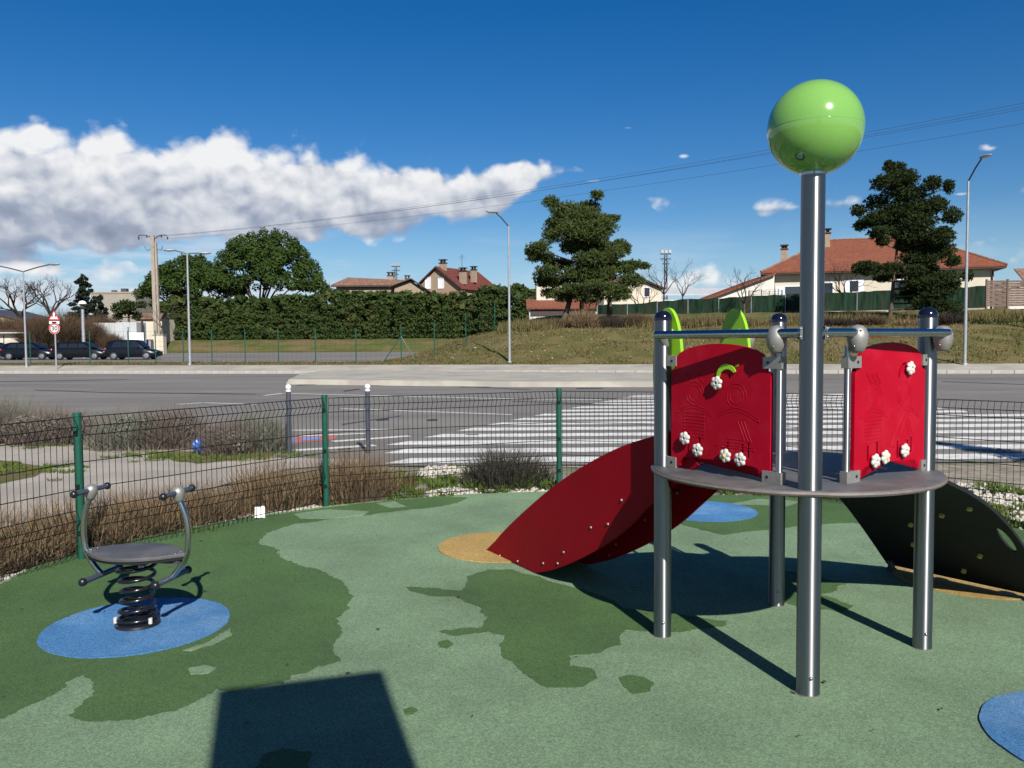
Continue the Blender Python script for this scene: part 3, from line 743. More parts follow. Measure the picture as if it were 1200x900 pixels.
# far pavement behind the kerb
bm = BM()
us2 = [-140 + 4 * i for i in range(71)]
rows = []
for v, z in ((0.16, 0.115), (1.3, 0.23), (2.75, 0.385)):
    rows.append([bm.verts.new((xy_of(u, v).x, xy_of(u, v).y, z)) for u in us2])
for a, b in zip(rows, rows[1:]):
    for i in range(len(us2) - 1): bm.faces.new((a[i], a[i + 1], b[i + 1], b[i]))
pav = structure(finish(bm, 'pavement', 'concrete', smooth=60))
bm = BM(); box(bm, (0, 0, 0), (0.985, 0.17, 0.19)); bmesh.ops.bevel(bm, geom=bm.edges[:], offset=0.015, segments=1, affect='EDGES')
kb = finish(bm, 'kerb_stone', 'kerb', pav, smooth=0)
an = math.atan2(RD.y, RD.x)
for i in range(76):
    o = kb if i == 0 else kb.copy()
    if i: COL.objects.link(o)
    p = xy_of(-36 + i, 0.075)
    o.parent = pav
    o.location = (p.x, p.y, 0.03 + random.uniform(-0.004, 0.004)); o.rotation_euler = (0, 0, an + random.uniform(-.006, .006))
# car park
cus = [-110 + 4 * i for i in range(26)]; cus = [u for u in cus if u < -4] + [-4, 0, 3]
grid_sheet('car_park', cus, [9 + 1.5 * i for i in range(31)], lambda x, y: lin(uv_of(x, y)[1], ZL) + 0.02, 'asphalt')
bm = BM()
for v0, v1, mtn in ((8.2, 9.2, 0),):
    A = [(xy_of(u, v0).x, xy_of(u, v0).y, 0.456) for u in (-110, -8)] + [(xy_of(u, v1).x, xy_of(u, v1).y, 0.458) for u in (-8, -110)]
    poly(bm, A)
structure(finish(bm, 'gravel_strip', 'concrete', smooth=0))
# green slope under the hedge
grid_sheet('green_bank', [-70 + 2.0 * i for i in range(46)], [54.6 + 0.8 * i for i in range(15)], lambda x, y: terrain_z(x, y, True) + 0.03 + 0.05 * mnoise.noise(Vector((x * .5, y * .5, 0))), 'bank')

# ------------------------------------------------------------------ grass, pebbles and weeds
parts = []
n = 0
C = []
while n < 26000:
    u, v = random.uniform(-34, 40), 2.7 + 14 * random.random() ** 1.4
    p = xy_of(u, v)
    if v > 7.5 and p.x < -9.0 + (p.y - 50) * 0.15: continue
    if v < 2.7 or (mnoise.noise(Vector((p.x * .5, p.y * .5, 5))) < -0.25): continue
    C.append((p.x, p.y, terrain_z(p.x, p.y) - 0.01)); n += 1
C = np.array(C)
s = rng.uniform(0, np.pi, n); hgt = rng.uniform(0.05, 0.17, n)
side = np.stack([np.cos(s), np.sin(s), 0 * s], 1) * rng.uniform(0.02, 0.06, n)[:, None]
tip = C + np.stack([rng.normal(0, .05, n), rng.normal(0, .05, n), hgt], 1)
V = np.stack([C - side, C + side, tip], 1).reshape(-1, 3)
stuff(arrays('verge_grass', V, np.arange(3 * n).reshape(-1, 3), 'blades'))
# tall weeds behind the bank
C = []
while len(C) < 9000:
    x, y = random.uniform(-1, 40), random.uniform(58, 70)
    u, v = uv_of(x, y)
    if not 13 < v < 24 or mnoise.noise(Vector((x * .3, y * .3, 7))) < -0.15: continue
    C.append((x, y, terrain_z(x, y) - 0.02))
C = np.array(C); n = len(C)
s = rng.uniform(0, np.pi, n); side = np.stack([np.cos(s), np.sin(s), 0 * s], 1) * rng.uniform(0.02, 0.06, n)[:, None]
tip = C + np.stack([rng.normal(0, .15, n), rng.normal(0, .15, n), rng.uniform(0.2, 0.85, n)], 1)
V = np.stack([C - side, C + side, tip], 1).reshape(-1, 3)
stuff(arrays('tall_weeds', V, np.arange(3 * n).reshape(-1, 3), 'blades'))

FP = [Vector(p) for p in ((-4.15, 3.75, 0), (-3.25, 6.17, 0), (-1.85, 8.15, 0), (0.513, 9.06, 0), (2.74, 8.45, 0), (4.55, 6.75, 0), (5.1, 4.35, 0))]
def outer(i, t, o):
    a, b = FP[i], FP[i + 1]
    dd = (b - a).normalized(); return a.lerp(b, t) + Vector((-dd.y, dd.x, 0)) * o
rock = [Vector(q).normalized() for q in ((1, 0, .2), (-1, .1, .2), (0, 1, 0), (.1, -1, 0), (0, 0, .8), (.6, .6, .5), (-.6, -.5, .5), (0.1, 0, -.8))]
bmr = BM(); [bmr.verts.new(q) for q in rock]; bmesh.ops.convex_hull(bmr, input=bmr.verts)
bmr.verts.index_update(); RV = np.array([v.co[:] for v in bmr.verts]); RF = np.array([[v.index for v in f.verts] for f in bmesh.ops.triangulate(bmr, faces=bmr.faces)['faces']])
bmr.free()
# pale stones and rubbish flecks on the bank
parts = []
while len(parts) < 300:
    u, v = random.uniform(-12, 30), 3.2 + 12 * random.random() ** 1.3; p = xy_of(u, v)
    if p.x < -9 or mnoise.noise(Vector((p.x * .4, p.y * .4, 9))) < -0.1: continue
    sz = random.uniform(.02, .055) * (1.0 if random.random() < .93 else 1.7); sc = np.array([random.uniform(.7, 1.4), random.uniform(.7, 1.2), .6]) * sz
    parts.append((RV * sc + np.array([p.x, p.y, terrain_z(p.x, p.y) + sz * .3]), RF))
stuff(arrays('bank_stones', *merge(parts), 'stone'))
# grit, leaf bits and small scuffs on the rubber
parts = []
while len(parts) < 170:
    p = Vector((random.uniform(-4, 4.6), random.uniform(2.6, 8.6), 0))
    if p.y > 8.2 - abs(p.x) * .5 or abs(p.x) > 0.75 * p.y: continue
    C_ = np.array([[p.x, p.y, 0.0125]]); parts.append(leaf_quads(C_, np.array([[0, 0, 1.0]]), random.choice((.005, .006, .008, .014)), .55, .15))
stuff(arrays('leaf_litter', *merge(parts), 'lavender_dark'))
# pebbles: a band outside the fence, and the open bed towards the road
parts = []
cnt = 0
while cnt < 7000:
    i = random.choice((0, 1, 1, 1, 2, 2, 2, 3, 3, 4, 4, 4))
    o = abs(random.gauss(0, .22)) - 0.05 if i < 2 else random.uniform(-0.08, 2.3)
    p = outer(i, random.random(), o)
    if p.y > 11.0 or (p.x < -1.2 and o > 0.6): continue
    if o > 0.12 and mnoise.noise(Vector((p.x * 1.1, p.y * 1.1, 3))) < -0.02: continue
    sz = random.uniform(0.016, 0.040)
    a = random.uniform(0, 6.28); ca, sa = math.cos(a), math.sin(a)
    sc = np.array([random.uniform(.7, 1.3), random.uniform(.7, 1.2), random.uniform(.45, .8)]) * sz
    Q = RV * sc; Q = np.stack([Q[:, 0] * ca - Q[:, 1] * sa, Q[:, 0] * sa + Q[:, 1] * ca, Q[:, 2]], 1)
    parts.append((Q + np.array([p.x, p.y, -0.038 + sz * 0.25]), RF)); cnt += 1
stuff(arrays('pebbles', *merge(parts), 'stone'))
parts = []
cnt = 0
while cnt < 420:
    i = random.choice((1, 2, 2, 2, 3, 3, 4, 4, 4, 4)); o = random.uniform(0.02, 2.2)
    p = outer(i, random.random(), o)
    if p.y > 10.95 or mnoise.noise(Vector((p.x * 1.1, p.y * 1.1, 3))) > 0.05 or (p.x < -1.6 and o > .5): continue
    parts.append(blade_clump((p.x, p.y, -0.045), 0.07, random.uniform(0.05, 0.14), 26, 1.1, 0.008)); cnt += 1
for px, py, k in ((190, 533, 26), (240, 536, 26), (290, 531, 26), (75, 520, 20), (20, 550, 26), (0, 545, 20), (45, 549, 16)):
    c = gp(px, py)
    for _ in range(k):
        parts.append(blade_clump((c.x + random.gauss(0, .35), c.y + random.gauss(0, .22), -0.04), 0.08, random.uniform(.04, .10), 24, 1.1, 0.009))
stuff(arrays('bed_weeds', *merge(parts), 'green_blades'))
# ------------------------------------------------------------------ climbing frame
PF, PL, PR, PB = Vector((1.337, 3.70, 0)), Vector((0.811, 4.45, 0)), Vector((2.13, 4.25, 0)), Vector((1.600, 4.97, 0))
PC = (PF + PL + PR + PB) / 4; PC.z = 0
play = thing('climbing_frame', 'steel play frame with red boards, red slide and a green ball on its tall post', 'climbing frame', PC)
def W_(bm, name, mt, **kw): return finish(bm, name, mt, kw.pop('parent', play), world=True, **kw)
DECK, RAIL, TOP = 0.935, 1.636, 1.715
def post(p, r, top):
    bm = BM(); cyl(bm, p, (p.x, p.y, top), r, seg=28)
    o = W_(bm, 'post', 'steel')
    bolts('bolt', [p + Vector((-r * 0.1, -r * 0.98, 0.085)), p + Vector((r * 0.95, 0.02, 0.085))], 0.0085, 'tube', o)
    bm = BM(); cyl(bm, (p.x, p.y, 0), (p.x, p.y, 0.004), r * 1.03, seg=28); W_(bm, 'collar', 'edge', parent=o)
    return o
for p in (PL, PR, PB):
    o = post(p, 0.0468, TOP)
    bm = BM(); lathe(bm, (p.x, p.y, TOP), [(0.0485, 0), (0.049, 0.012), (0.046, 0.026), (0.036, 0.041), (0.02, 0.050), (0, 0.053)], 24)
    W_(bm, 'post_cap', 'cap', parent=o, smooth=60)
tall = post(PF, 0.0520, 2.42)
# the ball
BC = Vector((PF.x + 0.006, PF.y, 2.535))
bm = BM(); sphere(bm, BC, 0.2045, 64, 40); ball = W_(bm, 'ball', 'ball', smooth=180)
bm = BM(); lathe(bm, (BC.x, BC.y, BC.z - 0.004), [(0.2044, 0.0), (0.2055, 0.0012), (0.2044, 0.0024)], 64); W_(bm, 'seam', 'ball', parent=ball, smooth=180)
dv = (on_plane(947, 177, BC + Vector((0, -0.2, 0)), Vector((0, 1, 0))) - BC); 
dv = Vector((dv.x, -math.sqrt(max(0.01, 0.2046 ** 2 - dv.x ** 2 - dv.z ** 2)), dv.z)).normalized()
sx, sy = frame(dv); sc = BC + dv * 0.2046
MAT['emblem_green'] = material('emblem green', (0.02, 0.10, 0.045), rough=0.4); MAT['emblem_grey'] = material('emblem grey', (0.28, 0.36, 0.30), rough=0.4)
bm = BM(); cyl(bm, sc - dv * 0.003, sc + dv * 0.002, 0.021, seg=24); st = W_(bm, 'sticker', 'emblem_green', parent=ball)
bm = BM(); cyl(bm, sc - dv * 0.002 + sy * 0.003, sc + dv * 0.0035 + sy * 0.003, 0.014, seg=24); W_(bm, 'sticker', 'emblem_grey', parent=ball)
bm = BM(); cyl(bm, (PF.x, PF.y, 2.328), (PF.x, PF.y, 2.342), 0.058, seg=28); W_(bm, 'ball_collar', 'tube', parent=ball)

# deck
bm = BM()
ring = []
for i in range(120):
    a = 2 * math.pi * i / 120
    dd = Vector((math.cos(a), math.sin(a), 0)); r = 0.722
    dF = (PF - PC).normalized(); c = dd.dot(dF)
    if c > math.cos(R(9)): r -= 0.012 * (1 - abs(math.acos(min(1, c))) / R(9))      # small notch where two deck halves meet at the tall post
    ring.append(PC + dd * r + Vector((0, 0, DECK - 0.027)))
prism(bm, ring, (0, 0, 0.027)); deck = W_(bm, 'deck', 'deck', bevel=0.004)
bm = BM(); tube(bm, [p + (p - PC).normalized() * 0.001 + Vector((0, 0, 0.012)) - Vector((0, 0, 0)) for p in ring], 0.0105, 6, closed=True); W_(bm, 'deck_rim', 'edge', parent=deck)
for a, b in ((PL, PR), (PF, PB)): bm = BM(); obox(bm, (a + b) / 2 + Vector((0, 0, DECK - 0.055)), (b - a) / 2, Vector((-(b - a).y, (b - a).x, 0)).normalized() * 0.02, (0, 0, 0.024 if a is PL else 0.0215)); W_(bm, 'deck_beam', 'galv', parent=deck)

# rails with egg shaped joints, tubes and clamps
def rail_side(A, B, t0, t1, eggs):
    """A corner post, B the tall post: tubes stand at t0 and t1 (metres from A)"""
    dd = (B - A).normalized(); nn = Vector((dd.y, -dd.x, 0))
    if nn.dot((A + B) / 2 - PC) < 0: nn = -nn
    return dd, nn
def egg(p, z, parent=play):
    bm = BM(); lathe(bm, (p.x, p.y, z), [(0, 0.062), (0.022, 0.057), (0.037, 0.043), (0.046, 0.018), (0.047, -0.005), (0.042, -0.032), (0.031, -0.056), (0.022, -0.068), (0.0, -0.068)], 24)
    o = W_(bm, 'egg_joint', 'cast', smooth=70)
    dv = (Vector((CAM.x, CAM.y, z)) - Vector((p.x, p.y, z))).normalized()
    pp_ = []
    for q in ((0.6, 0.034), (-0.7, -0.038)):
        s_ = Vector((-dv.y, dv.x, 0)); pp = Vector((p.x, p.y, z + q[1])) + (dv * 0.9 + s_ * q[0] * 0.5).normalized() * (0.0405 if q[1] > 0 else 0.0395)
        pp_.append(pp)
    bolts('bolt', pp_, 0.0062, 'tube', o)
    return o
def stand(p, z1=1.575):
    bm = BM(); cyl(bm, (p.x, p.y, DECK), (p.x, p.y, z1), 0.0155, seg=16); return W_(bm, 'upright', 'upright')
def clamp(p, dd, z, L=0.105):
    bm = BM(); obox(bm, p + dd * (L / 2 - 0.022) + Vector((0, 0, z)), dd * L / 2, Vector((-dd.y, dd.x, 0)) * 0.019, (0, 0, 0.0275))
    o = W_(bm, 'clamp', 'cast', bevel=0.004)
    bm = BM(); nn = Vector((-dd.y, dd.x, 0))
    if nn.dot(p - PC) < 0: nn = -nn
    q = p + dd * (L * 0.52) + nn * 0.019 + Vector((0, 0, z)); cyl(bm, q - nn * 0.002, q + nn * 0.0015, 0.0075, seg=12); W_(bm, 'bolt_hole', 'black', parent=o)
    return o
def board(A, dd, nn, W0, z0, lime):
    """engraved play board, width W0 from A along dd; z0 its foot"""
    def P3(a, b, o=0.0): return A + dd * a + nn * o + Vector((0, 0, z0 + b))
    H, HA = 0.565, 0.640
    out = [(0, 0), (0.062, 0)]
    out += [(0.062, 0.02), (0.070, 0.042), (0.090, 0.050), (W0 / 2, 0.058), (W0 - 0.090, 0.050), (W0 - 0.070, 0.042), (W0 - 0.062, 0.02)]
    out += [(W0 - 0.062, 0), (W0, 0), (W0, H - 0.065), (W0 - 0.025, H - 0.055), (W0 - 0.025, H - 0.01)]
    for k in range(13):
        a = math.pi * (k + 0.9) / 13.8; out.append((W0 / 2 + (W0 / 2 - 0.03) * math.cos(a), H - 0.01 + (HA - H + 0.01) * math.sin(a)))
    out += [(0.025, H - 0.01), (0.025, H - 0.055), (0, H - 0.065)]
    bm = BM(); prism(bm, [P3(a, b, 0.010) for a, b in out], nn * -0.020)
    o = W_(bm, 'play_board', 'red', bevel=0.0)
    cut = BM()
    U = lambda cx: W0 * cx
    def slot(u, v0, v1, w=0.013): obox(cut, P3(U(u), (v0 + v1) / 2) - PC, dd * w / 2, nn * 0.04, (0, 0, (v1 - v0) / 2))
    for u, a, b in ((0.185, 0.135, 0.075), (0.31, 0.15, 0.07), (0.60, 0.14, 0.07), (0.745, 0.14, 0.07), (0.80, 0.15, 0.09)): slot(u, b, a + 0.015)
    # curved slot top
    for k in range(7):
        a = R(95 + 14 * k); c = P3(U(0.70) + 0.055 * math.cos(a), 0.475 + 0.06 * math.sin(a)) - PC
        tdir = (dd * -math.sin(a) + Vector((0, 0, 1)) * math.cos(a)); rdir = (dd * math.cos(a) + Vector((0, 0, 1)) * math.sin(a))
        obox(cut, c, tdir * 0.0085, nn * 0.04, rdir * 0.0055)
    bmesh.ops.recalc_face_normals(cut, faces=cut.faces)
    cm = bpy.data.meshes.new('cut'); cut.to_mesh(cm); cut.free()
    boolean_cut(o, cm)
    # raised line work
    bm = BM()
    def ln(pts, r=0.0017): tube(bm, [P3(U(u), v, 0.0100) for u, v in pts], r, 6)
    def circ(u, v, r, n=24): tube(bm, [P3(U(u) + r * math.cos(t), v + r * math.sin(t), 0.0100) for t in np.linspace(0, 2 * math.pi, n, endpoint=False)], 0.0017, 6, closed=True)
    for r in (0.060, 0.042): circ(0.26, 0.385, r); circ(0.685, 0.385, r)
    for k in range(3): ln([(0.15 + 0.06 * k, 0.49), (0.22 + 0.06 * k, 0.44)]); ln([(0.165 + 0.06 * k, 0.495), (0.235 + 0.06 * k, 0.445)])
    for r0 in (0.0, 0.014):
        ln([(0.08, 0.292 - r0), (0.14, 0.312 - r0), (0.25, 0.326 - r0), (0.36, 0.312 - r0), (0.44, 0.288 - r0)])
        ln([(0.49, 0.285 - r0), (0.57, 0.312 - r0), (0.69, 0.326 - r0), (0.81, 0.308 - r0), (0.90, 0.278 - r0)])
    for k in range(8):
        v = 0.285 - 0.0175 * k; ln([(0.15, v), (0.36, v)])
        for u in (0.15, 0.36): sphere(bm, P3(U(u), v, 0.0105), 0.0036, 6, 4)
    for v, a, b in ((0.155, 0.62, 0.76), (0.172, 0.60, 0.80), (0.140, 0.57, 0.84), (0.128, 0.55, 0.86)): ln([(a, v), (b, v)])
    ln([(0.50, 0.135), (0.60, 0.225), (0.69, 0.292)])
    for k in range(3): ln([(0.70 + 0.03 * k, 0.262), (0.77 + 0.03 * k, 0.165)])
    ln([(0.64, 0.185), (0.70, 0.255)])
    for u, v in ((0.55, 0.128), (0.86, 0.128), (0.50, 0.135), (0.08, 0.285), (0.44, 0.282), (0.90, 0.272)): sphere(bm, P3(U(u), v, 0.0105), 0.0038, 6, 4)
    W_(bm, 'relief', 'red', parent=o, smooth=70)
    # turning flowers
    spots = [(0.175, 0.150, 0), (0.315, 0.098, 0), (0.60, 0.088, 1), (0.745, 0.080, 0), (0.51, 0.445, 0)] if lime else [(0.25, 0.075, 0), (0.385, 0.086, 1), (0.665, 0.105, 0), (0.73, 0.512, 0)]
    for u, v, y in spots:
        c = P3(U(u), v, 0.027)
        bm = BM()
        for k in range(6):
            a = 2 * math.pi * (k + 0.3) / 6; rd = dd * math.cos(a) + Vector((0, 0, 1)) * math.sin(a)
            tg = dd * -math.sin(a) + Vector((0, 0, 1)) * math.cos(a)
            mtx = Matrix((rd * 0.0165, tg * 0.0145, nn * 0.0105)).transposed().to_4x4(); mtx.translation = c + rd * 0.0195
            bmesh.ops.create_uvsphere(bm, u_segments=12, v_segments=8, radius=1, matrix=mtx)
        tube(bm, [c + (dd * math.cos(t) + Vector((0, 0, 1)) * math.sin(t)) * 0.012 + nn * 0.006 for t in np.linspace(0, 2 * math.pi, 16, endpoint=False)], 0.0055, 6, closed=True)
        cyl(bm, c - nn * 0.02, c - nn * 0.001, 0.014, seg=12)
        W_(bm, 'flower_knob', 'flower', parent=o, smooth=80)
        bm = BM()
        if y: sphere(bm, c + nn * 0.005, 0.0115, 12, 8); W_(bm, 'flower_centre', 'yellow', parent=o, smooth=180)
        else: cyl(bm, c - nn * 0.004, c + nn * 0.004, 0.0075, seg=12); W_(bm, 'flower_centre', 'sign_black', parent=o)
    if lime:
        bm = BM()
        pts = [P3(U(0.60) + 0.058 * math.cos(t), 0.470 + 0.060 * math.sin(t), 0.0135) for t in [R(a) for a in range(185, 20, -11)]]
        wd = [0.010 + 0.010 * math.sin(math.pi * i / (len(pts) - 1)) ** 0.8 for i in range(len(pts))]
        va, vb = [], []
        for i, p in enumerate(pts):
            c0 = P3(U(0.60), 0.470, 0.0135); rd = (p - c0).normalized()
            va.append(p + rd * wd[i] * 0.55); vb.append(p - rd * wd[i] * 0.75)
        prism(bm, va + vb[::-1], nn * 0.006); W_(bm, 'leaf_stalk', 'lime', parent=o)
    return o
OFF = 0.036
for A, B, lime in ((PL, PF, True), (PR, PF, False)):
    dd, nn = rail_side(A, B, 0, 0, None)
    a = A + nn * (0.002 if lime else 0.006)
    t0, t1 = (0.030, 0.752) if lime else (0.0, 0.700)
    p0, p1 = a + dd * t0, a + dd * t1
    stand(p0); stand(p1)
    for z in (DECK + 0.028, 1.500):
        clamp(p0, dd, z); clamp(p1, -dd, z)
    egg(p1 + nn * (0.028 if lime else 0.050), 1.612)
    if lime:
        bm = BM(); tube(bm, [A + Vector((0, 0, 1.60)), A + nn * 0.06 + dd * 0.05 + Vector((0, 0, RAIL)), p0 + Vector((0, 0, 1.575))], [0.034, 0.026, 0.016], 12); W_(bm, 'egg_joint', 'cast', smooth=70)
    else: egg(p0 + dd * 0.022 + nn * 0.085, 1.612)
    e = (B - a).normalized()
    bm = BM(); tube(bm, [A + nn * (0.150 if lime else 0.118) + dd * (0.098 if lime else 0.028) + Vector((0, 0, RAIL)), A.lerp(B, 0.5) + nn * (0.092 if lime else 0.085) + Vector((0, 0, RAIL)), B + nn * (0.02 if lime else 0.035) + Vector((0, 0, RAIL))], 0.0212, 18); W_(bm, 'handrail', 'tube')
    board(a + dd * (t0 + 0.045) if lime else a + dd * (t1 - 0.045), dd if lime else -dd, nn, t1 - t0 - 0.090, 0.950, lime)
for sgn in (-1, 1):
    bm = BM(); q = PF + Vector((sgn * 0.055, -0.012, RAIL)); obox(bm, q, (0.006, 0, 0), (0, 0.018, 0), (0, 0, 0.028)); o = W_(bm, 'rail_bracket', 'tube', bevel=0.003)
    bolts('bolt', [q + Vector((sgn * 0.004, -0.018, z)) for z in (0.018, -0.018)], 0.006, 'cast', o)
# back sides: entrances to the slide and to the climbing ramp
def back_side(A, B, ts):
    dd = (B - A).normalized(); nn = Vector((dd.y, -dd.x, 0))
    if nn.dot((A + B) / 2 - PC) < 0: nn = -nn
    for t in ts:
        p = A + dd * t; stand(p); egg(p, 1.612)
    return dd, nn
dS, nS = back_side(PL, PB, [0.66])
back_side(PR, PB, [0.70])
for A, B in ((PL, PB), (PR, PB)):
    bm = BM()
    a = A.lerp(B, 0.0); tube(bm, [A + (B - A) * 0.60 + Vector((0, 0, RAIL)), B + Vector((0, 0, RAIL))], 0.0205, 14); W_(bm, 'handrail', 'tube')

# ------------------------------------------------------------------ slide
SD = Vector((-0.486, 0.874, 0)).normalized(); SNV = Vector((SD.y, -SD.x, 0))          # along the slide; across it
if SNV.dot(dS) < 0: SNV = -SNV
PO = PL + SD * 0.02 + SNV * 0.03
near_px = [(565, 655), (589, 625), (620, 595), (655, 566), (692, 542), (730, 523), (767, 511), (793, 504)]
low_px = [(820, 545), (795, 565), (767, 588), (735, 620), (703, 643), (667, 661), (640, 669.5), (613, 671), (590, 665)]
prof = [on_plane(x, y, PO, SNV) for x, y in near_px + low_px]
prof2 = []
up_ = smooth_path(prof[:8], 5); lo_ = smooth_path(prof[8:] + [prof[0]], 5)[:-1]
prof2 = up_ + lo_
for p in prof2: p.z = max(p.z, 0.006)
SW = 0.42
for k, off in enumerate((0.0, SW)):
    bm = BM(); prism(bm, [p + SNV * (off - 0.009) for p in prof2], SNV * 0.018)
    o = W_(bm, 'slide_side', 'red_dark', smooth=20)
    pp_ = []
    for x, y in ((587, 651), (608, 657.5), (638, 660), (655, 660), (662, 647), (694, 618), (714, 614), (730, 586)):
        q = on_plane(x, y, PO, SNV) + SNV * (off - 0.009); pp_.append(q)
    bolts('bolt', pp_, 0.009, 'cast', o)
# bed between the sides
bm = BM()
bedp = smooth_path([PO + SD * s_ + Vector((0, 0, z)) for s_, z in ((-0.10, DECK + 0.004), (0.10, DECK - 0.01), (0.35, 0.80), (0.85, 0.46), (1.30, 0.20), (1.65, 0.10), (1.98, 0.085))], 6)
for w0, w1, dz in ((0.01, SW - 0.01, 0),):
    A_ = [bm.verts.new(p + SNV * w0) for p in bedp]; B_ = [bm.verts.new(p + SNV * w1) for p in bedp]
    A2 = [bm.verts.new(p + SNV * w0 - Vector((0, 0, 0.012))) for p in bedp]; B2 = [bm.verts.new(p + SNV * w1 - Vector((0, 0, 0.012))) for p in bedp]
    for i in range(len(bedp) - 1):
        bm.faces.new((A_[i], A_[i + 1], B_[i + 1], B_[i])); bm.faces.new((A2[i], B2[i], B2[i + 1], A2[i + 1]))
    for i in (0, len(bedp) - 1): bm.faces.new((A_[i], B_[i], B2[i], A2[i]))
W_(bm, 'slide_bed', 'tube', smooth=60)
for s_, z in ((0.35, 0.70), (0.80, 0.40), (1.25, 0.10)):
    bm = BM(); p = PO + SD * s_ + Vector((0, 0, z)); cyl(bm, p + SNV * 0.01, p + SNV * (SW - 0.01), 0.009, seg=8); W_(bm, 'cross_rod', 'tube')
# lime green ears either side of the slide entrance
for k, off in enumerate((0.060, SW + 0.050)):
    ear = []
    sc_ = 0.028 if k == 0 else -0.051
    base = PL + SNV * off
    for a in range(0, 181, 9):
        t = R(a); ear.append(base + SD * (sc_ - 0.118 * math.cos(t)) + Vector((0, 0, 1.42 + 0.365 * math.sin(t) ** 0.8)))
    ear += [base + SD * (sc_ + .10) + Vector((0, 0, 1.10)), base + SD * (sc_ + .08) + Vector((0, 0, 0.86)), base + SD * (sc_ - .05) + Vector((0, 0, 0.84)), base + SD * (sc_ - .055) + Vector((0, 0, 1.1))]
    bm = BM(); prism(bm, [p - SNV * 0.010 for p in ear], SNV * 0.020)
    o = W_(bm, 'ear_board', 'lime', smooth=25)
    bolts('bolt', [base + SD * (sc_ - .045) + Vector((0, 0, z)) + SNV * q for z in (1.66, 1.52, 1.0) for q in (-0.011, 0.011)], 0.011, 'cast', o)

# ------------------------------------------------------------------ arched climbing ramp on the far right
RA, RB_ = PB + Vector((0.10, -0.06, 0)), PR + Vector((0.06, 0.04, 0))
RC, RDn = Vector((2.62, 5.74, 0)), Vector((3.24, 4.92, 0))
def ramp_pt(u, v, o=0.0):
    """u across (0 far edge, 1 near edge), v down the slope"""
    t = RA.lerp(RB_, u); b = RC.lerp(RDn, u)
    p = t.lerp(b, v)
    nn = ((RC - RA).normalized()); 
    p.z = (DECK - 0.03) * (1 - v) + 0.055 * v + math.sin(math.pi * v) * (0.10 + 0.03 * u)
    return p + (b - t).normalized() * o
def sil(v):                       # edges of the board belly out a little half way down
    return 0.035 * math.sin(math.pi * v)
nu, nv = 30, 44
bm = BM(); G = []
for j in range(nv + 1):
    v = j / nv; row = []
    for i in range(nu + 1):
        u = i / nu; uu = -sil(v) + u * (1 + 2 * sil(v)); row.append(bm.verts.new(ramp_pt(uu, v)))
    G.append(row)
holes = [(0.955, 0.66, 0.028, 0.080), (0.045, 0.13, 0.028, 0.06)]
for j in range(nv):
    for i in range(nu):
        u, v = (i + .5) / nu, (j + .5) / nv
        bm.faces.new((G[j][i], G[j][i + 1], G[j + 1][i + 1], G[j + 1][i]))
top_f = bm.faces[:]
rim = [e for e in bm.edges if e.is_boundary]
low = {v: bm.verts.new(v.co - Vector((0, 0, 0.021))) for v in list(bm.verts)}
for f in top_f: bm.faces.new([low[v] for v in reversed(f.verts)])
for e in rim: a_, b_ = e.verts; bm.faces.new((a_, b_, low[b_], low[a_]))
ramp = W_(bm, 'climbing_ramp', 'black_board', smooth=30)
cut = BM()
for u, v, ru, rv in holes:
    ring = [(u + ru * math.cos(t), v + rv * math.sin(t)) for t in np.linspace(0, 2 * math.pi, 20, endpoint=False)]
    nrm = (ramp_pt(u, v + .02) - ramp_pt(u, v - .02)).cross(ramp_pt(u + .02, v) - ramp_pt(u - .02, v)).normalized()
    prism(cut, [ramp_pt(a, b) - nrm * 0.06 - PC for a, b in ring], nrm * 0.12)
bmesh.ops.recalc_face_normals(cut, faces=cut.faces)
cm = bpy.data.meshes.new('cut'); cut.to_mesh(cm); cut.free()
boolean_cut(ramp, cm)
for u, v in ((0.33, 0.12), (0.17, 0.10), (0.30, 0.36), (0.52, 0.20), (0.72, 0.24), (0.38, 0.64), (0.30, 0.80), (0.66, 0.52), (0.72, 0.80), (0.90, 0.42), (0.92, 0.95), (0.55, 0.93)):
    c = ramp_pt(u, v); nrm = (ramp_pt(u, v + .02) - ramp_pt(u, v - .02)).cross(ramp_pt(u + .02, v) - ramp_pt(u - .02, v)).normalized()
    if nrm.z > 0: nrm = -nrm
    bm = BM(); cyl(bm, c + nrm * 0.006, c + nrm * 0.034, 0.017, 0.014, 14); sphere(bm, c - nrm * 0.03, (0.045, 0.045, 0.03), 10, 6); W_(bm, 'climbing_hold', 'hold', parent=ramp, smooth=60)
for u in (0.04, 0.90):
    p = ramp_pt(u, 0.985); bm = BM(); cyl(bm, (p.x, p.y, 0), (p.x, p.y, 0.075), 0.024, seg=14); cyl(bm, (p.x, p.y, 0), (p.x, p.y, 0.02), 0.034, seg=14); W_(bm, 'ramp_foot', 'dark_metal', parent=ramp)

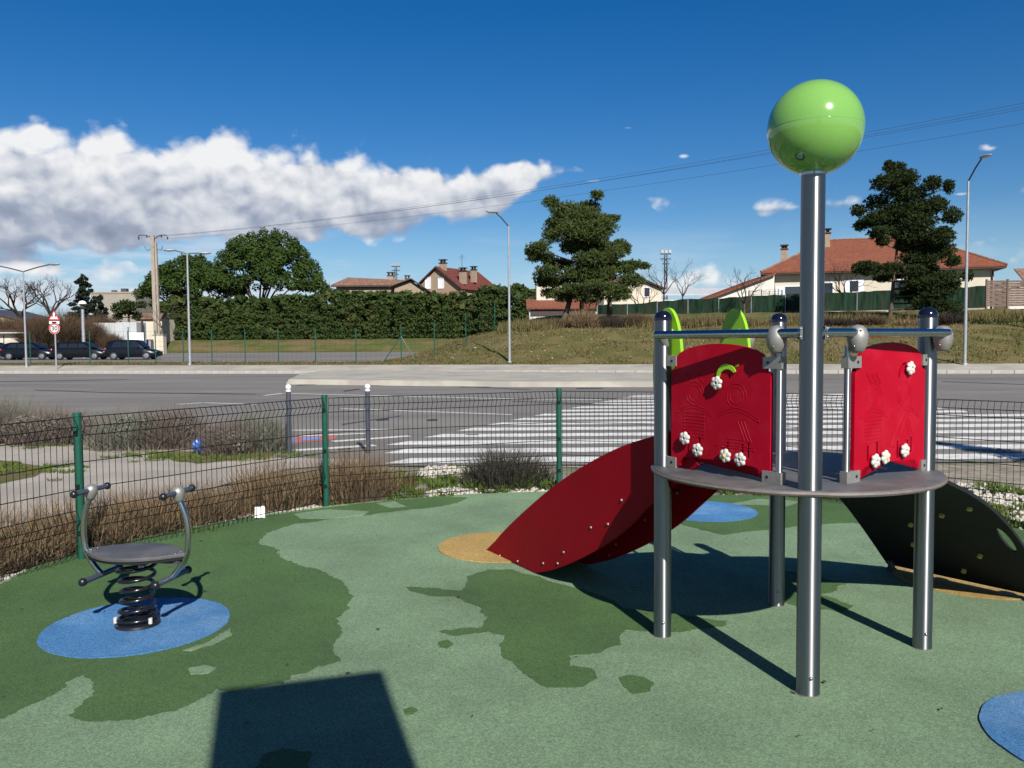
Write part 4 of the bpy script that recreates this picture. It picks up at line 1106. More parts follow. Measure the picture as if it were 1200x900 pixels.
# ------------------------------------------------------------------ spring rocker
TC = Vector((-2.15, 4.67, 0.0))
ax = Vector((0.985, -0.17, 0)).normalized(); bx = Vector((0.17, 0.985, 0)).normalized()
toy = thing('spring_rocker', 'steel spring rocker with an oval grey seat and two T handlebars on the blue circle', 'spring rocker', TC)
def T_(bm, name, mt, **kw): return finish(bm, name, mt, kw.pop('parent', toy), world=True, **kw)
def tp(a, b, z): return TC + ax * a + bx * b + Vector((0, 0, z))
bm = BM()
pts = []
for i in range(220):
    t = i / 219; turns = 6.3; z = 0.035 + 0.325 * (0.0 if t < 0.12 else ((t - 0.12) / 0.88) ** 1.0)
    z += 0.018 * min(1, t / 0.12)
    if t > 0.93: z = min(z, 0.362)
    r = 0.094 + 0.010 * math.cos(2 * math.pi * t)
    a = 2 * math.pi * turns * t + 1.0; pts.append(tp(r * math.cos(a), r * math.sin(a), z))
tube(bm, pts, 0.0108, 10); T_(bm, 'spring', 'spring', smooth=80)
bm = BM(); lathe(bm, tp(0, 0, 0.0101), [(0, 0.022), (0.085, 0.022), (0.118, 0.014), (0.122, 0.0), (0, 0)], 32); base = T_(bm, 'base_plate', 'black')
for a, b in ((-0.10, -0.06), (0.105, -0.04), (0.0, 0.11)):
    bm = BM(); cyl(bm, tp(a, b, 0.03), tp(a, b, 0.062), 0.011, seg=12); T_(bm, 'clamp_bolt', 'flower' if a else 'black', parent=base)
bm = BM(); box(bm, tp(0.07, -0.05, 0.375), (0.03, 0.03, 0.045)); T_(bm, 'bolt_cover', 'flower', bevel=0.004)
# seat: pointed oval board
seat = []
for i in range(33):
    t = -1 + 2 * i / 32; seat.append((0.315 * t, -0.170 * (1 - abs(t) ** 2.0) - 0.012))
seat += [(-a, -b) for a, b in seat]
bm = BM(); prism(bm, [tp(a, b, 0.413) for a, b in seat], (0, 0, 0.022)); so = T_(bm, 'seat', 'deck', bevel=0.003)
bm = BM(); prism(bm, [tp(a * 0.97, b * 0.95, 0.398) for a, b in seat], (0, 0, 0.0145)); T_(bm, 'seat_underside', 'black_board', parent=so)
bolts('bolt', [tp(s_ * 0.262, b, 0.436) for s_ in (-1, 1) for b in (-0.028, 0.028)], (0.009, 0.009, 0.005), 'tube', so)
bm = BM(); box(bm, tp(0, 0, 0.385), (0.56, 0.07, 0.018), rz=math.atan2(ax.y, ax.x)); box(bm, tp(0, 0, 0.375), (0.20, 0.15, 0.012), rz=math.atan2(ax.y, ax.x)); T_(bm, 'seat_bracket', 'dark_metal', parent=so)
for s_ in (-1, 1):
    path = smooth_path([tp(s_ * q, 0, z) for q, z in ((0.278, 0.735), (0.312, 0.65), (0.328, 0.55), (0.324, 0.46), (0.300, 0.39), (0.262, 0.335), (0.222, 0.292))], 7)
    bm = BM(); tube(bm, path, 0.0165, 14); T_(bm, 'side_tube', 'tube', smooth=70)
    hd = tp(s_ * 0.272, 0, 0.775)
    bm = BM(); lathe(bm, hd, [(0, 0.036), (0.018, 0.033), (0.032, 0.02), (0.037, 0.002), (0.034, -0.018), (0.026, -0.040), (0.020, -0.055), (0, -0.055)], 20, axis=(ax.x * -s_ * 0.12, 0, 1)); j = T_(bm, 'handlebar_joint', 'cast', smooth=70)
    bm = BM(); cyl(bm, hd - bx * 0.135, hd + bx * 0.135, 0.0135, seg=14); hb = T_(bm, 'handlebar', 'grip')
    bolts('end_knob', [hd + bx * q for q in (-0.142, 0.142)], 0.0215, 'black', hb)
    ft = tp(s_ * 0.222, 0, 0.288)
    bm = BM(); cyl(bm, ft - bx * 0.155, ft + bx * 0.155, 0.0165, seg=14); fb = T_(bm, 'footrest', 'grip')
    bolts('end_knob', [ft + bx * q for q in (-0.160, 0.160)], 0.0240, 'black', fb)

# ------------------------------------------------------------------ tall board added unseen behind the camera to cast the rectangle of shadow
K = 1.0 / math.tan(SUN_EL)
sh = Vector((-SUN_DX, -SUN_DY, 0)).normalized()
tl, tr = gp(255, 812), gp(449, 788)
Yb = -0.9
base_l = tl - sh * ((tl.y - Yb) / sh.y); base_r = tr - sh * ((tr.y - Yb - 0.22) / sh.y)
hl = (tl - base_l).length * math.tan(SUN_EL)
hr = (tr - base_r).length * math.tan(SUN_EL)
nb = thing('shadow_board', 'tall grey board on two posts, added unseen behind the camera to cast the dark rectangle of shadow', 'shadow caster', ((base_l + base_r) / 2))
mid = (base_l + base_r) / 2
bm = BM()
dirb = (base_r - base_l); nbv = Vector((-dirb.y, dirb.x, 0)).normalized() * 0.03
q = [base_l + Vector((0, 0, hl - 1.55)), base_r + Vector((0, 0, hr - 1.55)), base_r + Vector((0, 0, hr)), base_l + Vector((0, 0, hl))]
prism(bm, q, nbv); finish(bm, 'board', 'dark_metal', nb, world=True)
for t in (0.12, 0.88):
    p = base_l.lerp(base_r, t); bm = BM(); cyl(bm, p + nbv * 1.8, p + nbv * 1.8 + Vector((0, 0, hl - 0.3)), 0.04, seg=12); finish(bm, 'post', 'galv', nb, world=True)
# ------------------------------------------------------------------ welded mesh fence round the playground
FH = 1.075
fence = thing('mesh_fence', 'low dark green welded mesh fence with folded top edge round the playground', 'fence', FP[3])
def wires(bm, segs, r):
    for a, b in segs:
        cyl(bm, a, b, r, seg=3, caps=False)
tops = [0.0, 0.07, 0.14, 0.34, 0.54, 0.70, 0.77, 0.84, 1.02]
fold = {0.07: 0.042, 0.77: 0.035}
for i in range(len(FP) - 1):
    a, b = FP[i], FP[i + 1]
    dd = (b - a).normalized(); nn = Vector((-dd.y, dd.x, 0)) * -1
    a2, b2 = a + dd * 0.035, b - dd * 0.035
    prof_ = [(FH, 0.0)] + [(FH - t - 0.005, fold.get(t, 0.0)) for t in tops if t in (0.07, 0.14, 0.70, 0.77, 0.84)] + [(0.02, 0)]
    bm = BM()
    n = int((b2 - a2).length / 0.05)
    for k in range(n + 1):
        p = a2.lerp(b2, k / n)
        for (z0, o0), (z1, o1) in zip(prof_, prof_[1:]):
            cyl(bm, p + nn * o0 + Vector((0, 0, z0)), p + nn * o1 + Vector((0, 0, z1)), 0.0030, seg=3, caps=False)
    for t in tops:
        z = FH - t - 0.005; o = fold.get(t, 0.0)
        for dz in (0.0,):
            cyl(bm, a2 + nn * o + Vector((0, 0, z + dz)), b2 + nn * o + Vector((0, 0, z + dz)), 0.0036, seg=4, caps=False)
    finish(bm, 'mesh_panel', 'fence', fence, smooth=0, world=True)
for p in FP:
    bm = BM(); cyl(bm, p, (p.x, p.y, FH + 0.005), 0.0285, seg=16); o = finish(bm, 'post', 'fence_post', fence, world=True)
    bm = BM(); cyl(bm, (p.x, p.y, FH + 0.004), (p.x, p.y, FH + 0.030), 0.0325, 0.030, 16); finish(bm, 'post_cap', 'fence_post', o, world=True)
    for z in (0.95, 0.55, 0.2): bm = BM(); box(bm, (p.x, p.y - 0.026, z), (0.03, 0.02, 0.035)); finish(bm, 'clip', 'fence', o, world=True)

# bollards
for (px, py), lab in zip(((337, 529), (430, 529)), ('slate bollard with a white ball top, beside the red and blue road emblem', 'slate bollard with a white ball top, right of the middle fence post')):
    p = gp(px, py, ROAD_Z); p.y = 12.4; p.x = (px - 600) / FPX * 12.38
    t = tag(thing('bollard', '', '', p, 'white topped bollards beside the road'), lab, 'bollard', 'white topped bollards beside the road')
    bm = BM(); cyl(bm, (0, 0, 0), (0, 0, 0.93), 0.037, 0.036, 18); finish(bm, 'post', 'bollard', t)
    bm = BM(); lathe(bm, (0, 0, 0.93), [(0.040, 0), (0.041, 0.02), (0.028, 0.028), (0.028, 0.034), (0.0, 0.034)], 18); finish(bm, 'collar', 'white', t)
    bm = BM(); sphere(bm, (0, 0, 0.995), 0.044, 18, 12); finish(bm, 'ball_top', 'white', t, smooth=180)

# ------------------------------------------------------------------ planting along the fence
labs = ['low dry brown shrub at the left frame edge outside the fence', 'tangled dry brown shrub against the left fence bay', 'russet dry shrub behind the rocker handlebars', 'spreading dry brown shrub behind the first green post',
        'dry straw shrub beyond the right handlebar of the rocker', 'straw brown shrub left of the white litter', 'wide tan shrub left of the middle fence post', 'tall rust brown shrub right of the middle fence post']
spots = [(0, 0.42, 0.32, 0.42, .50), (0, 0.66, 0.34, 0.44, .55), (0, 0.88, 0.36, 0.44, .56), (1, 0.12, 0.38, 0.42, .52), (1, 0.34, 0.40, 0.40, .50), (1, 0.58, 0.42, 0.38, .46), (1, 0.90, 0.36, 0.40, .60), (2, 0.13, 0.42, 0.42, .62)]
for (i, t, o, r, h_), lb in zip(spots, labs):
    p = outer(i, t, o + (0.22 if i < 2 else 0.06)); p.z = -0.045
    h_ *= 0.90 if i < 2 else 1.0
    q = thing('dry_shrub', lb, 'shrub', p, 'dry shrubs outside the fence')
    V, F = merge([blade_clump((0, 0, 0), r, h_ * 1.08, 1050, 0.6, 0.0032), blade_clump((0.12, 0.1, 0), r * 0.9, h_ * 0.70, 700, 1.1, 0.0036), blade_clump((-0.05, -0.05, 0), r * 1.1, h_ * 0.35, 500, 1.3, 0.004)])
    arrays('twigs', V, F, 'straw', q)
    V, F = blade_clump((0, 0, 0), r * 0.95, h_ * 0.5, 520, 0.6, 0.006); arrays('stems', V, F, 'lavender_dark', q)
p = gp(592, 572); p = Vector((-0.09, 9.42, -0.045))
q = thing('dark_shrub', 'dark twiggy lavender bush with green shoots beside the middle of the fence', 'shrub', p)
V, F = merge([blade_clump((0, 0, 0), 0.34, 0.56, 1300, 0.85, 0.0034), blade_clump((0.25, 0.1, 0), 0.3, 0.40, 700, 0.9, 0.0034), blade_clump((-.25, 0, 0), 0.24, 0.36, 500, 0.9, 0.0034)]); arrays('twigs', V, F, 'lavender_dark', q)
V, F = merge([blade_clump((x, -0.16 + random.uniform(-.08, .05), 0), 0.12, hh, 90, 0.9, 0.012) for x, hh in ((-.35, .14), (-.2, .12), (0.05, .2), (.16, .24), (.0, .12), (.25, .12), (.5, .16), (.6, .14))]); arrays('shoots', V, F, 'green_blades', q)
p = outer(2, 0.42, 0.95); p.z = -0.045
q = thing('straw_tuft', 'small pale straw tuft standing alone on the pebbles', 'grass tuft', p)
V, F = blade_clump((0, 0, 0), 0.08, 0.24, 160, 0.5, 0.006); arrays('tuft_blades', V, F, 'blades', q)
# lavender beyond the path
lv = [((8, 514), .75, .74, 'rounded lavender bush at the left frame edge beyond the path'), ((62, 519), .62, .60, 'grey lavender bush just left of the first green post'), ((118, 515), .55, .42, 'low lavender bush just right of the first green post'),
      ((152, 524), .60, .62, 'silvery lavender bush behind the rocker'), ((203, 523), .56, .62, 'purplish lavender bush left of the blue bag'), ((268, 531), .44, .50, 'grey green lavender bush right of the blue bag'), ((303, 528), .48, .60, 'lavender bush left of the first bollard'),
      ((-40, 520), .7, .75, 'lavender bush cut by the left frame edge')]
lv_k = [('lavender', 'lavender_green'), ('lavender_red', 'lavender'), ('lavender_green', 'lavender_green')]
for (px, py), r, h_, lb in lv:
    h_ *= 1.15
    p = gp(px, py, -0.04)
    q = thing('lavender_bush', lb, 'shrub', p, 'lavender bushes beyond the path')
    V, F = merge([blade_clump((0, 0, 0), r * .8, h_ * 1.05, 1500, 0.55, 0.005), blade_clump((0.2 * r, -.15 * r, 0), r * 0.8, h_ * 0.75, 900, 0.9, 0.006), blade_clump((-.2 * r, -.2 * r, 0), r * 0.8, h_ * 0.55, 600, 1.1, 0.007)])
    kd = lv_k[len(lb) % 3]
    arrays('stalks', V, F, kd[0], q)
    lumps = [(random.uniform(-.55, .55) * r, random.uniform(-.5, .4) * r, h_ * random.uniform(.18, .45)) for _ in range(9)]
    C, Nn = clump_points(lumps, [(r * .42, r * .42, h_ * .36)] * 9, [420] * 9, .6); V, F = leaf_quads(C, Nn + np.array([0, 0, .3]), 0.026, 0.45, 0.7); arrays('foliage', V, F, kd[1], q)
# litter
p = gp(233, 530)
bm = BM(); bmesh.ops.create_icosphere(bm, subdivisions=3, radius=1)
for v in bm.verts: v.co = Vector((v.co.x * 0.085, v.co.y * 0.06, v.co.z * 0.11 + 0.085)) * (1 + 0.45 * mnoise.noise(v.co * 2.6))
o = finish(bm, 'plastic_bag', 'bag', None, smooth=25); o.location = (p.x, p.y, -0.02); tag(o, 'crumpled blue plastic bag lying among the lavender bushes', 'bag')
p = outer(1, 0.70, 0.10)
bm = BM(); bmesh.ops.create_grid(bm, x_segments=6, y_segments=6, size=0.048)
for v in bm.verts: v.co.z = 0.03 * mnoise.noise(v.co * 22) + 0.5 * v.co.y + 0.06
bmesh.ops.solidify(bm, geom=bm.faces[:], thickness=0.002)
o = finish(bm, 'paper_litter', 'paper', None, smooth=25); o.location = (p.x, p.y, 0.0); o.rotation_euler = (0.5, 0.1, 0.4); tag(o, 'scrap of white paper caught at the foot of the fence', 'litter')
# ------------------------------------------------------------------ beyond the road: street furniture
def ground_at(px, Y, py=400):
    p = at(px, py, Y); return Vector((p.x, Y, terrain_z(p.x, Y)))
def top_z(px, py, Y): return at(px, py, Y).z
# street lamps
def lamp(px, Y, top, arms, label, r=0.07):
    p = ground_at(px, Y); h_ = top_z(px, top, Y) - p.z
    t = tag(thing('street_lamp', '', '', p, 'street lamps along the road'), label, 'street lamp', 'street lamps along the road')
    bm = BM(); cyl(bm, (0, 0, -0.1), (0, 0, h_), r, r * 0.62, 12); pl = finish(bm, 'pole', 'galv', t)
    bm = BM(); cyl(bm, (0, 0, -0.1), (0, 0, 0.10), r * 2.0, r * 1.6, 12); finish(bm, 'base', 'galv', pl)
    for dx, dy, dz, L_ in arms:
        e = Vector((dx, dy, h_ + dz))
        bm = BM(); tube(bm, [(0, 0, h_ - 0.02), Vector((dx * .5, dy * .5, h_ + dz * 0.55)), e], 0.038, 8); a = finish(bm, 'arm', 'dark_metal', t)
        dv = Vector((dx, dy, 0.0)).normalized() if L_ else Vector((1, 0, 0))
        bm = BM(); mt = Matrix.Translation(e + dv * 0.22) @ Matrix.Rotation(math.atan2(dv.y, dv.x), 4, 'Z') @ Matrix.Diagonal((0.42, 0.17, 0.075, 1))
        bmesh.ops.create_uvsphere(bm, u_segments=14, v_segments=8, radius=1, matrix=mt); hd = finish(bm, 'lamp_head', 'galv', a, smooth=180)
        bm = BM(); mt = Matrix.Translation(e + dv * 0.26 + Vector((0, 0, -0.035))) @ Matrix.Rotation(math.atan2(dv.y, dv.x), 4, 'Z') @ Matrix.Diagonal((0.30, 0.125, 0.06, 1))
        bmesh.ops.create_uvsphere(bm, u_segments=14, v_segments=8, radius=1, matrix=mt); finish(bm, 'lamp_glass', 'white', hd, smooth=180)
    return t
lamp(30, 52, 318, [(-1.9, 0, 0.42, 1), (1.9, -0.3, 0.40, 1)], 'street lamp with two long arms at the left edge, in front of the parked cars')
lamp(222, 51, 297, [(-0.75, -0.2, 0.18, 1), (0.75, 0.2, 0.05, 1)], 'short street lamp standing before the dark pines and hedge', 0.085)
lamp(597, 47.8, 265, [(-0.75, -0.5, 0.72, 1)], 'street lamp with one bent arm on the grass bank by the end of the hedge', 0.08)
lamp(1131, 42.2, 212, [(0.12, -1.0, 0.95, 1)], 'tall street lamp at the right, in front of the red roofed house', 0.085)
# the small post lamp behind the cars
p = ground_at(98, 76); hl = top_z(98, 362, 76) - p.z
t = tag(thing('post_lamp', '', '', p), 'dark post lamp with a white dome behind the parked cars', 'street lamp')
bm = BM(); cyl(bm, (0, 0, 0), (0, 0, hl), 0.16, 0.13, 12); finish(bm, 'pole', 'galv', t)
bm = BM(); lathe(bm, (0, 0, hl), [(0.1, 0), (0.34, 0.12), (0.34, 0.16), (0.1, 0.18), (0.1, 0.40), (0, 0.40)], 16); finish(bm, 'lamp_body', 'dark_metal', t)
bm = BM(); lathe(bm, (0, 0, hl + 0.45), [(0.36, 0.0), (0.33, 0.14), (0.22, 0.26), (0, 0.32)], 16); finish(bm, 'lamp_dome', 'white', t, smooth=70)

# traffic sign
p = ground_at(65, 50.5); t = tag(thing('traffic_sign', '', '', p), 'grey sign post with a triangular children warning, a small plate and a round 30 limit', 'road sign')
zt = lambda py: top_z(65, py, 50.5) - p.z
bm = BM(); cyl(bm, (0, 0, -0.1), (0, 0, zt(366)), 0.045, seg=10); finish(bm, 'pole', 'galv', t)
def tri(bm, c, h_, y, th): prism(bm, [(c[0] - h_ * 0.577, y, c[1] - h_ / 2), (c[0] + h_ * 0.577, y, c[1] - h_ / 2), (c[0], y, c[1] + h_ / 2)], (0, -th, 0))
zc = (zt(364) + zt(375)) / 2; hh_ = zt(363.5) - zt(375.5)
bm = BM(); tri(bm, (0, zc), hh_, -0.05, 0.02); s1 = finish(bm, 'warning_sign', 'sign_red', t)
bm = BM(); tri(bm, (0, zc - 0.02 * hh_), hh_ * 0.70, -0.0705, 0.004); finish(bm, 'sign_face', 'sign_white', s1)
bm = BM()
for sx, sc_ in ((-0.10, 1.0), (0.10, 0.85)):        # two running children
    b = zc - hh_ * 0.30
    sphere(bm, (sx, -0.077, b + 0.27 * sc_), (0.032, 0.004, 0.032), 10, 6)
    obox(bm, (sx, -0.077, b + 0.175 * sc_), (0.030, 0, 0.006), (0, 0.003, 0), (0.004, 0, 0.060 * sc_))
    for a in (-1, 1):
        tube(bm, [(sx, -0.077, b + 0.13 * sc_), (sx + 0.045 * a, -0.077, b + 0.07 * sc_), (sx + 0.055 * a, -0.077, b + 0.01)], 0.011, 6)
        tube(bm, [(sx, -0.077, b + 0.22 * sc_), (sx + 0.065 * a, -0.077, b + 0.17 * sc_)], 0.009, 6)
finish(bm, 'pictogram', 'sign_black', s1)
z0 = zt(378); bm = BM(); obox(bm, (0, -0.06, z0), (0.31, 0, 0), (0, 0.01, 0), (0, 0, 0.085)); s2 = finish(bm, 'plate', 'sign_white', t)
bm = BM(); prism(bm, [(-0.17, -0.0715, z0 - 0.05), (0.17, -0.0715, z0 - 0.05), (0.12, -0.0715, z0 + 0.05), (-0.12, -0.0715, z0 + 0.05)], (0, -0.003, 0)); finish(bm, 'hump_mark', 'sign_black', s2)
z0 = zt(385); rr = (zt(379.0) - zt(391)) / 2
bm = BM(); cyl(bm, (0, -0.05, z0), (0, -0.07, z0), rr, seg=28); s3 = finish(bm, 'limit_sign', 'sign_red', t)
bm = BM(); cyl(bm, (0, -0.0695, z0), (0, -0.074, z0), rr * 0.74, seg=28); cyl(bm, (0, -0.0655, z0), (0, -0.0702, z0), rr * 1.05, seg=28); finish(bm, 'sign_face', 'sign_white', s3)
bm = BM(); lathe(bm, (0, -0.0715, z0), [(rr * 0.76, 0), (rr * 1.0, 0), (rr * 1.0, 0.003), (rr * 0.76, 0.003), (rr * 0.76, 0)], 28, axis=(0, -1, 0)); finish(bm, 'sign_ring', 'sign_red', s3)
text_mesh('digits', '30', rr * 1.25, 'sign_black', s3, Matrix.Translation((0, -0.0765, z0)) @ Matrix.Rotation(math.pi / 2, 4, 'X'))

# wire fence along the car park
wf = thing('wire_fence', 'tall thin dark green wire fence along the front of the car park', 'fence', ground_at(330, 51.5))
wp = []
for px, Y in ((-40, 58), (35, 56.5), (105, 55), (150, 54.3), (182, 53.9), (214.5, 53.4), (248, 53), (287, 52.6), (326, 52), (369.5, 51.5), (417, 51), (470, 50.7), (509, 52), (546, 55), (580, 60)):
    q = ground_at(px, Y); wp.append(q)
    hh_ = 2.15
    bm = BM(); cyl(bm, q - Vector((0, 0, .1)), q + Vector((0, 0, hh_)), 0.035, seg=8); finish(bm, 'post', 'fence_post', wf, world=True)
bm = BM()
for a, b in zip(wp, wp[1:]):
    for z in (0.05, 0.4, 0.75, 1.1, 1.45, 1.8, 2.1): cyl(bm, a + Vector((0, 0, z)), b + Vector((0, 0, z)), 0.0045, seg=3, caps=False)
    n = int((b - a).length / 0.3)
    for k in range(n): q = a.lerp(b, k / n); cyl(bm, q, q + Vector((0, 0, 2.1)), 0.003, seg=3, caps=False)
finish(bm, 'wire_mesh', 'fence', wf, smooth=0, world=True)
bm = BM(); q = wp[11]
for dx in (-1.05, 0.9): cyl(bm, q + Vector((0, 0, 1.55)), q + Vector((dx, -0.1, 0.02)), 0.028, seg=8)
finish(bm, 'brace', 'fence_post', wf, world=True)

# parked cars
def car(px, Y, length, h_, rot, label, mt, hatch=0.0):
    p = ground_at(px, Y); p.z = lin(uv_of(p.x, p.y)[1], ZL) + 0.02
    t = tag(thing('parked_car', '', '', p, 'dark cars parked behind the wire fence'), label, 'car', 'dark cars parked behind the wire fence')
    t.rotation_euler = (0, 0, rot)
    Lh = length / 2; w = 0.86
    # stations along x: (x, bottom, belt, half width)
    st = [(-Lh, 0.42, 0.80, 0.62), (-Lh + .06, 0.30, 0.93, 0.76), (-Lh + .35, 0.22, 0.97, 0.84), (-Lh + 1.0, 0.20, 0.96, w), (0, 0.20, 0.94, w), (Lh - 1.25, 0.20, 0.92, w), (Lh - .75, 0.21, 0.84, 0.85), (Lh - .25, 0.24, 0.70, 0.78), (Lh - .05, 0.30, 0.60, 0.66), (Lh, 0.38, 0.52, 0.50)]
    bm = BM(); rings = []
    for x, zb, zt_, ww in st:
        zm = (zb + zt_) / 2
        rings.append([bm.verts.new((x, y, z)) for y, z in ((-ww * .92, zb), (-ww, zb + .12), (-ww * 1.02, zm), (-ww * .97, zt_ - .05), (-ww * .88, zt_), (0, zt_ + .02), (ww * .88, zt_), (ww * .97, zt_ - .05), (ww * 1.02, zm), (ww, zb + .12), (ww * .92, zb))])
    for a, b in zip(rings, rings[1:]):
        for k in range(11): bm.faces.new((a[k], a[(k + 1) % 11], b[(k + 1) % 11], b[k]))
    bm.faces.new(rings[0][::-1]); bm.faces.new(rings[-1])
    # cabin
    cab = [(-Lh + .10 + hatch * .0, 0.93, 0.70, 0.93), (-Lh + .42 - hatch * .12, h_ - .10, 0.60, 0.93), (-Lh + .75, h_ - .02, 0.60, .93), (0.0, h_, 0.61, .92), (0.45, h_ - .04, 0.60, .92), (Lh - 1.05, 0.93, 0.68, .9)]
    rings = []
    for x, z, wt, zb in cab:
        zb = min(zb, z - 0.005)
        rings.append([bm.verts.new((x, y, q)) for y, q in ((-0.79, zb), (-wt - (0.0 if z > 1 else 0.06), z - .05 if z > 1 else z), (-wt * .85, z), (wt * .85, z), (wt + (0.0 if z > 1 else 0.06), z - .05 if z > 1 else z), (0.79, zb))])
    for a, b in zip(rings, rings[1:]):
        for k in range(5): bm.faces.new((a[k], a[k + 1], b[k + 1], b[k]))
    body = finish(bm, 'body', mt, t, smooth=45)
    # glass
    for s in (-1, 1):
        for x0, x1, x2, x3 in ((-Lh + .62, -Lh + 1.35, -Lh + 1.35, -Lh + .78), (-Lh + 1.43, -0.05, -0.05, -Lh + 1.43), (0.03, Lh - 1.32, 0.42, 0.03)):
            y0, y1 = s * 0.800, s * 0.655
            bm = BM(); v = [bm.verts.new(q) for q in ((x0, y0, 0.99), (x1, y0, 0.98), (x2, y1, h_ - .14), (x3, y1, h_ - .14))]; bm.faces.new(v)
            bmesh.ops.solidify(bm, geom=bm.faces[:], thickness=0.012); finish(bm, 'side_window', 'glass', t)
    bm = BM(); v = [bm.verts.new(q) for q in ((-Lh + .11, -.62, 0.99), (-Lh + .11, .62, 0.99), (-Lh + .38 - hatch * .1, .52, h_ - .16), (-Lh + .38 - hatch * .1, -.52, h_ - .16))]; bm.faces.new(v)
    for q in v: q.co.x -= 0.03
    bmesh.ops.solidify(bm, geom=bm.faces[:], thickness=0.012); finish(bm, 'rear_window', 'glass', t)
    bm = BM(); v = [bm.verts.new(q) for q in ((Lh - 1.05, -.64, 0.99), (Lh - 1.05, .64, 0.99), (0.55, .55, h_ - .10), (0.55, -.55, h_ - .10))]; bm.faces.new(v)
    for q in v: q.co.z += 0.03
    bmesh.ops.solidify(bm, geom=bm.faces[:], thickness=0.012); finish(bm, 'windscreen', 'glass', t)
    for x in (-Lh + .78, Lh - .85):
        for s in (-1, 1):
            bm = BM(); lathe(bm, (x, s * 0.70, 0.31), [(0.18, 0.0), (0.31, 0.01), (0.315, 0.10), (0.30, 0.19), (0.20, 0.20)], 20, axis=(0, s, 0)); wh = finish(bm, 'wheel', 'tyre', t)
            bm = BM(); lathe(bm, (x, s * 0.70, 0.31), [(0.205, 0.185), (0.17, 0.198), (0.06, 0.196), (0, 0.205)], 20, axis=(0, s, 0)); finish(bm, 'rim', 'rim', wh)
    for s in (-1, 1):
        bm = BM(); sphere(bm, (-Lh + .10, s * 0.70, 0.86), (0.10, 0.13, 0.12), 10, 8); finish(bm, 'tail_light', 'tail', t, smooth=180)
        bm = BM(); sphere(bm, (Lh - .16, s * 0.60, 0.63), (0.12, 0.15, 0.07), 10, 8); finish(bm, 'headlight', 'rim', t, smooth=180)
        bm = BM(); sphere(bm, (0.62, s * 0.93, 1.0), (0.07, 0.09, 0.06), 10, 8); finish(bm, 'wing_mirror', mt, t, smooth=180)
    bm = BM(); box(bm, (-Lh - .006, 0.05, 0.52), (0.02, 0.50, 0.11)); finish(bm, 'number_plate', 'sign_white', t)
    bm = BM(); box(bm, (-Lh + .02, 0, 0.40), (0.10, 1.35, 0.14)); finish(bm, 'bumper', 'black', t, bevel=0.03)
    return t
RZ = R(-10)
car(157, 67, 4.15, 1.60, RZ + R(14), 'dark tall hatchback at the right end of the parked row, nearest the hedge', 'car_blue', 1.0)
car(96, 68, 4.40, 1.47, RZ + R(12), 'dark estate car second from the hedge, behind the round 30 sign', 'car', 0.3)
car(36, 69.5, 4.30, 1.47, RZ + R(12), 'dark car behind the double armed street lamp', 'car_blue', 0.5)
car(-8, 71, 4.2, 1.5, RZ + R(12), 'dark car cut by the left frame edge', 'car', 0.4)

# utility pole with wires
Yp = 103
p = ground_at(184, Yp); hp = top_z(184, 273, Yp) - p.z
t = tag(thing('utility_pole', '', '', p), 'weathered concrete utility pole with two legs and bracketed insulators left of the pines', 'utility pole')
for dx, hw_, dh in ((-0.16, 0.21, 0.0), (0.27, 0.11, 0.9)):
    bm = BM(); obox(bm, (dx, 0, (hp - dh) / 2 - .3), (hw_, 0, 0), (0, 0.16, 0), (-0.05 if dx < 0 else -.08, 0, (hp - dh) / 2)); finish(bm, 'leg', 'pole_conc', t)
bm = BM()
for k in range(9): box(bm, (0.06, 0, 1.2 + k * 1.25), (0.30, 0.14, 0.16))
finish(bm, 'rung', 'pole_conc', t)
bm = BM()
for s, L_ in ((-1, 1.75), (1, 1.45)):
    tube(bm, smooth_path([(0, 0, hp - .75), (s * L_ * .5, 0, hp - .30), (s * L_, 0, hp - .28), (s * (L_ + .25), 0, hp - .5)], 5), 0.06, 6)
    tube(bm, smooth_path([(s * .3, 0, hp - 1.9), (s * L_ * .55, 0, hp - 2.1), (s * L_ * .7, 0, hp - 1.6)], 5), 0.04, 6)
finish(bm, 'cross_arm', 'dark_metal', t)
for x, z in ((-1.9, -.6), (-0.9, -.35), (0.9, -.35), (1.65, -.6)):
    bm = BM(); lathe(bm, (x, 0, hp + z), [(0.04, -.2), (0.12, -.12), (0.05, -.05), (0.11, .02), (0.04, .1), (0, .1)], 10); finish(bm, 'insulator', 'dark_metal', t)
wtop = Vector((p.x, p.y, p.z + hp))
wires_t = thing('overhead_cables', 'thin overhead cables rising from the concrete pole across the sky to the right', 'cable', wtop)
for dx, dz, epx, epy in ((-1.9, -.6, 1330, 96), (-0.9, -.4, 1330, 104), (0.9, -.4, 1330, 100), (1.65, -.7, 1330, 122)):
    a = wtop + Vector((dx, 0, dz)); b = at(epx, epy, 46)
    pts = [a.lerp(b, k / 30) - Vector((0, 0, 1.1 * 4 * (k / 30) * (1 - k / 30))) for k in range(31)]
    bm = BM(); tube(bm, pts, 0.009, 4); finish(bm, 'cable', 'dark_metal', wires_t, world=True)
ep = at(1332, 105, 46); gz = terrain_z(ep.x, 46)
t = tag(thing('utility_pole', '', '', (ep.x, 46, gz)), 'concrete utility pole out of view at the right that carries the cables', 'utility pole')
bm = BM(); box(bm, (0, 0, (ep.z - gz + .8) / 2), (0.3, 0.24, ep.z - gz + .8)); finish(bm, 'pole', 'pole_conc', t)
bm = BM(); box(bm, (0, 0, ep.z - gz + .1), (2.4, 0.12, 0.12)); finish(bm, 'cross_arm', 'dark_metal', t)

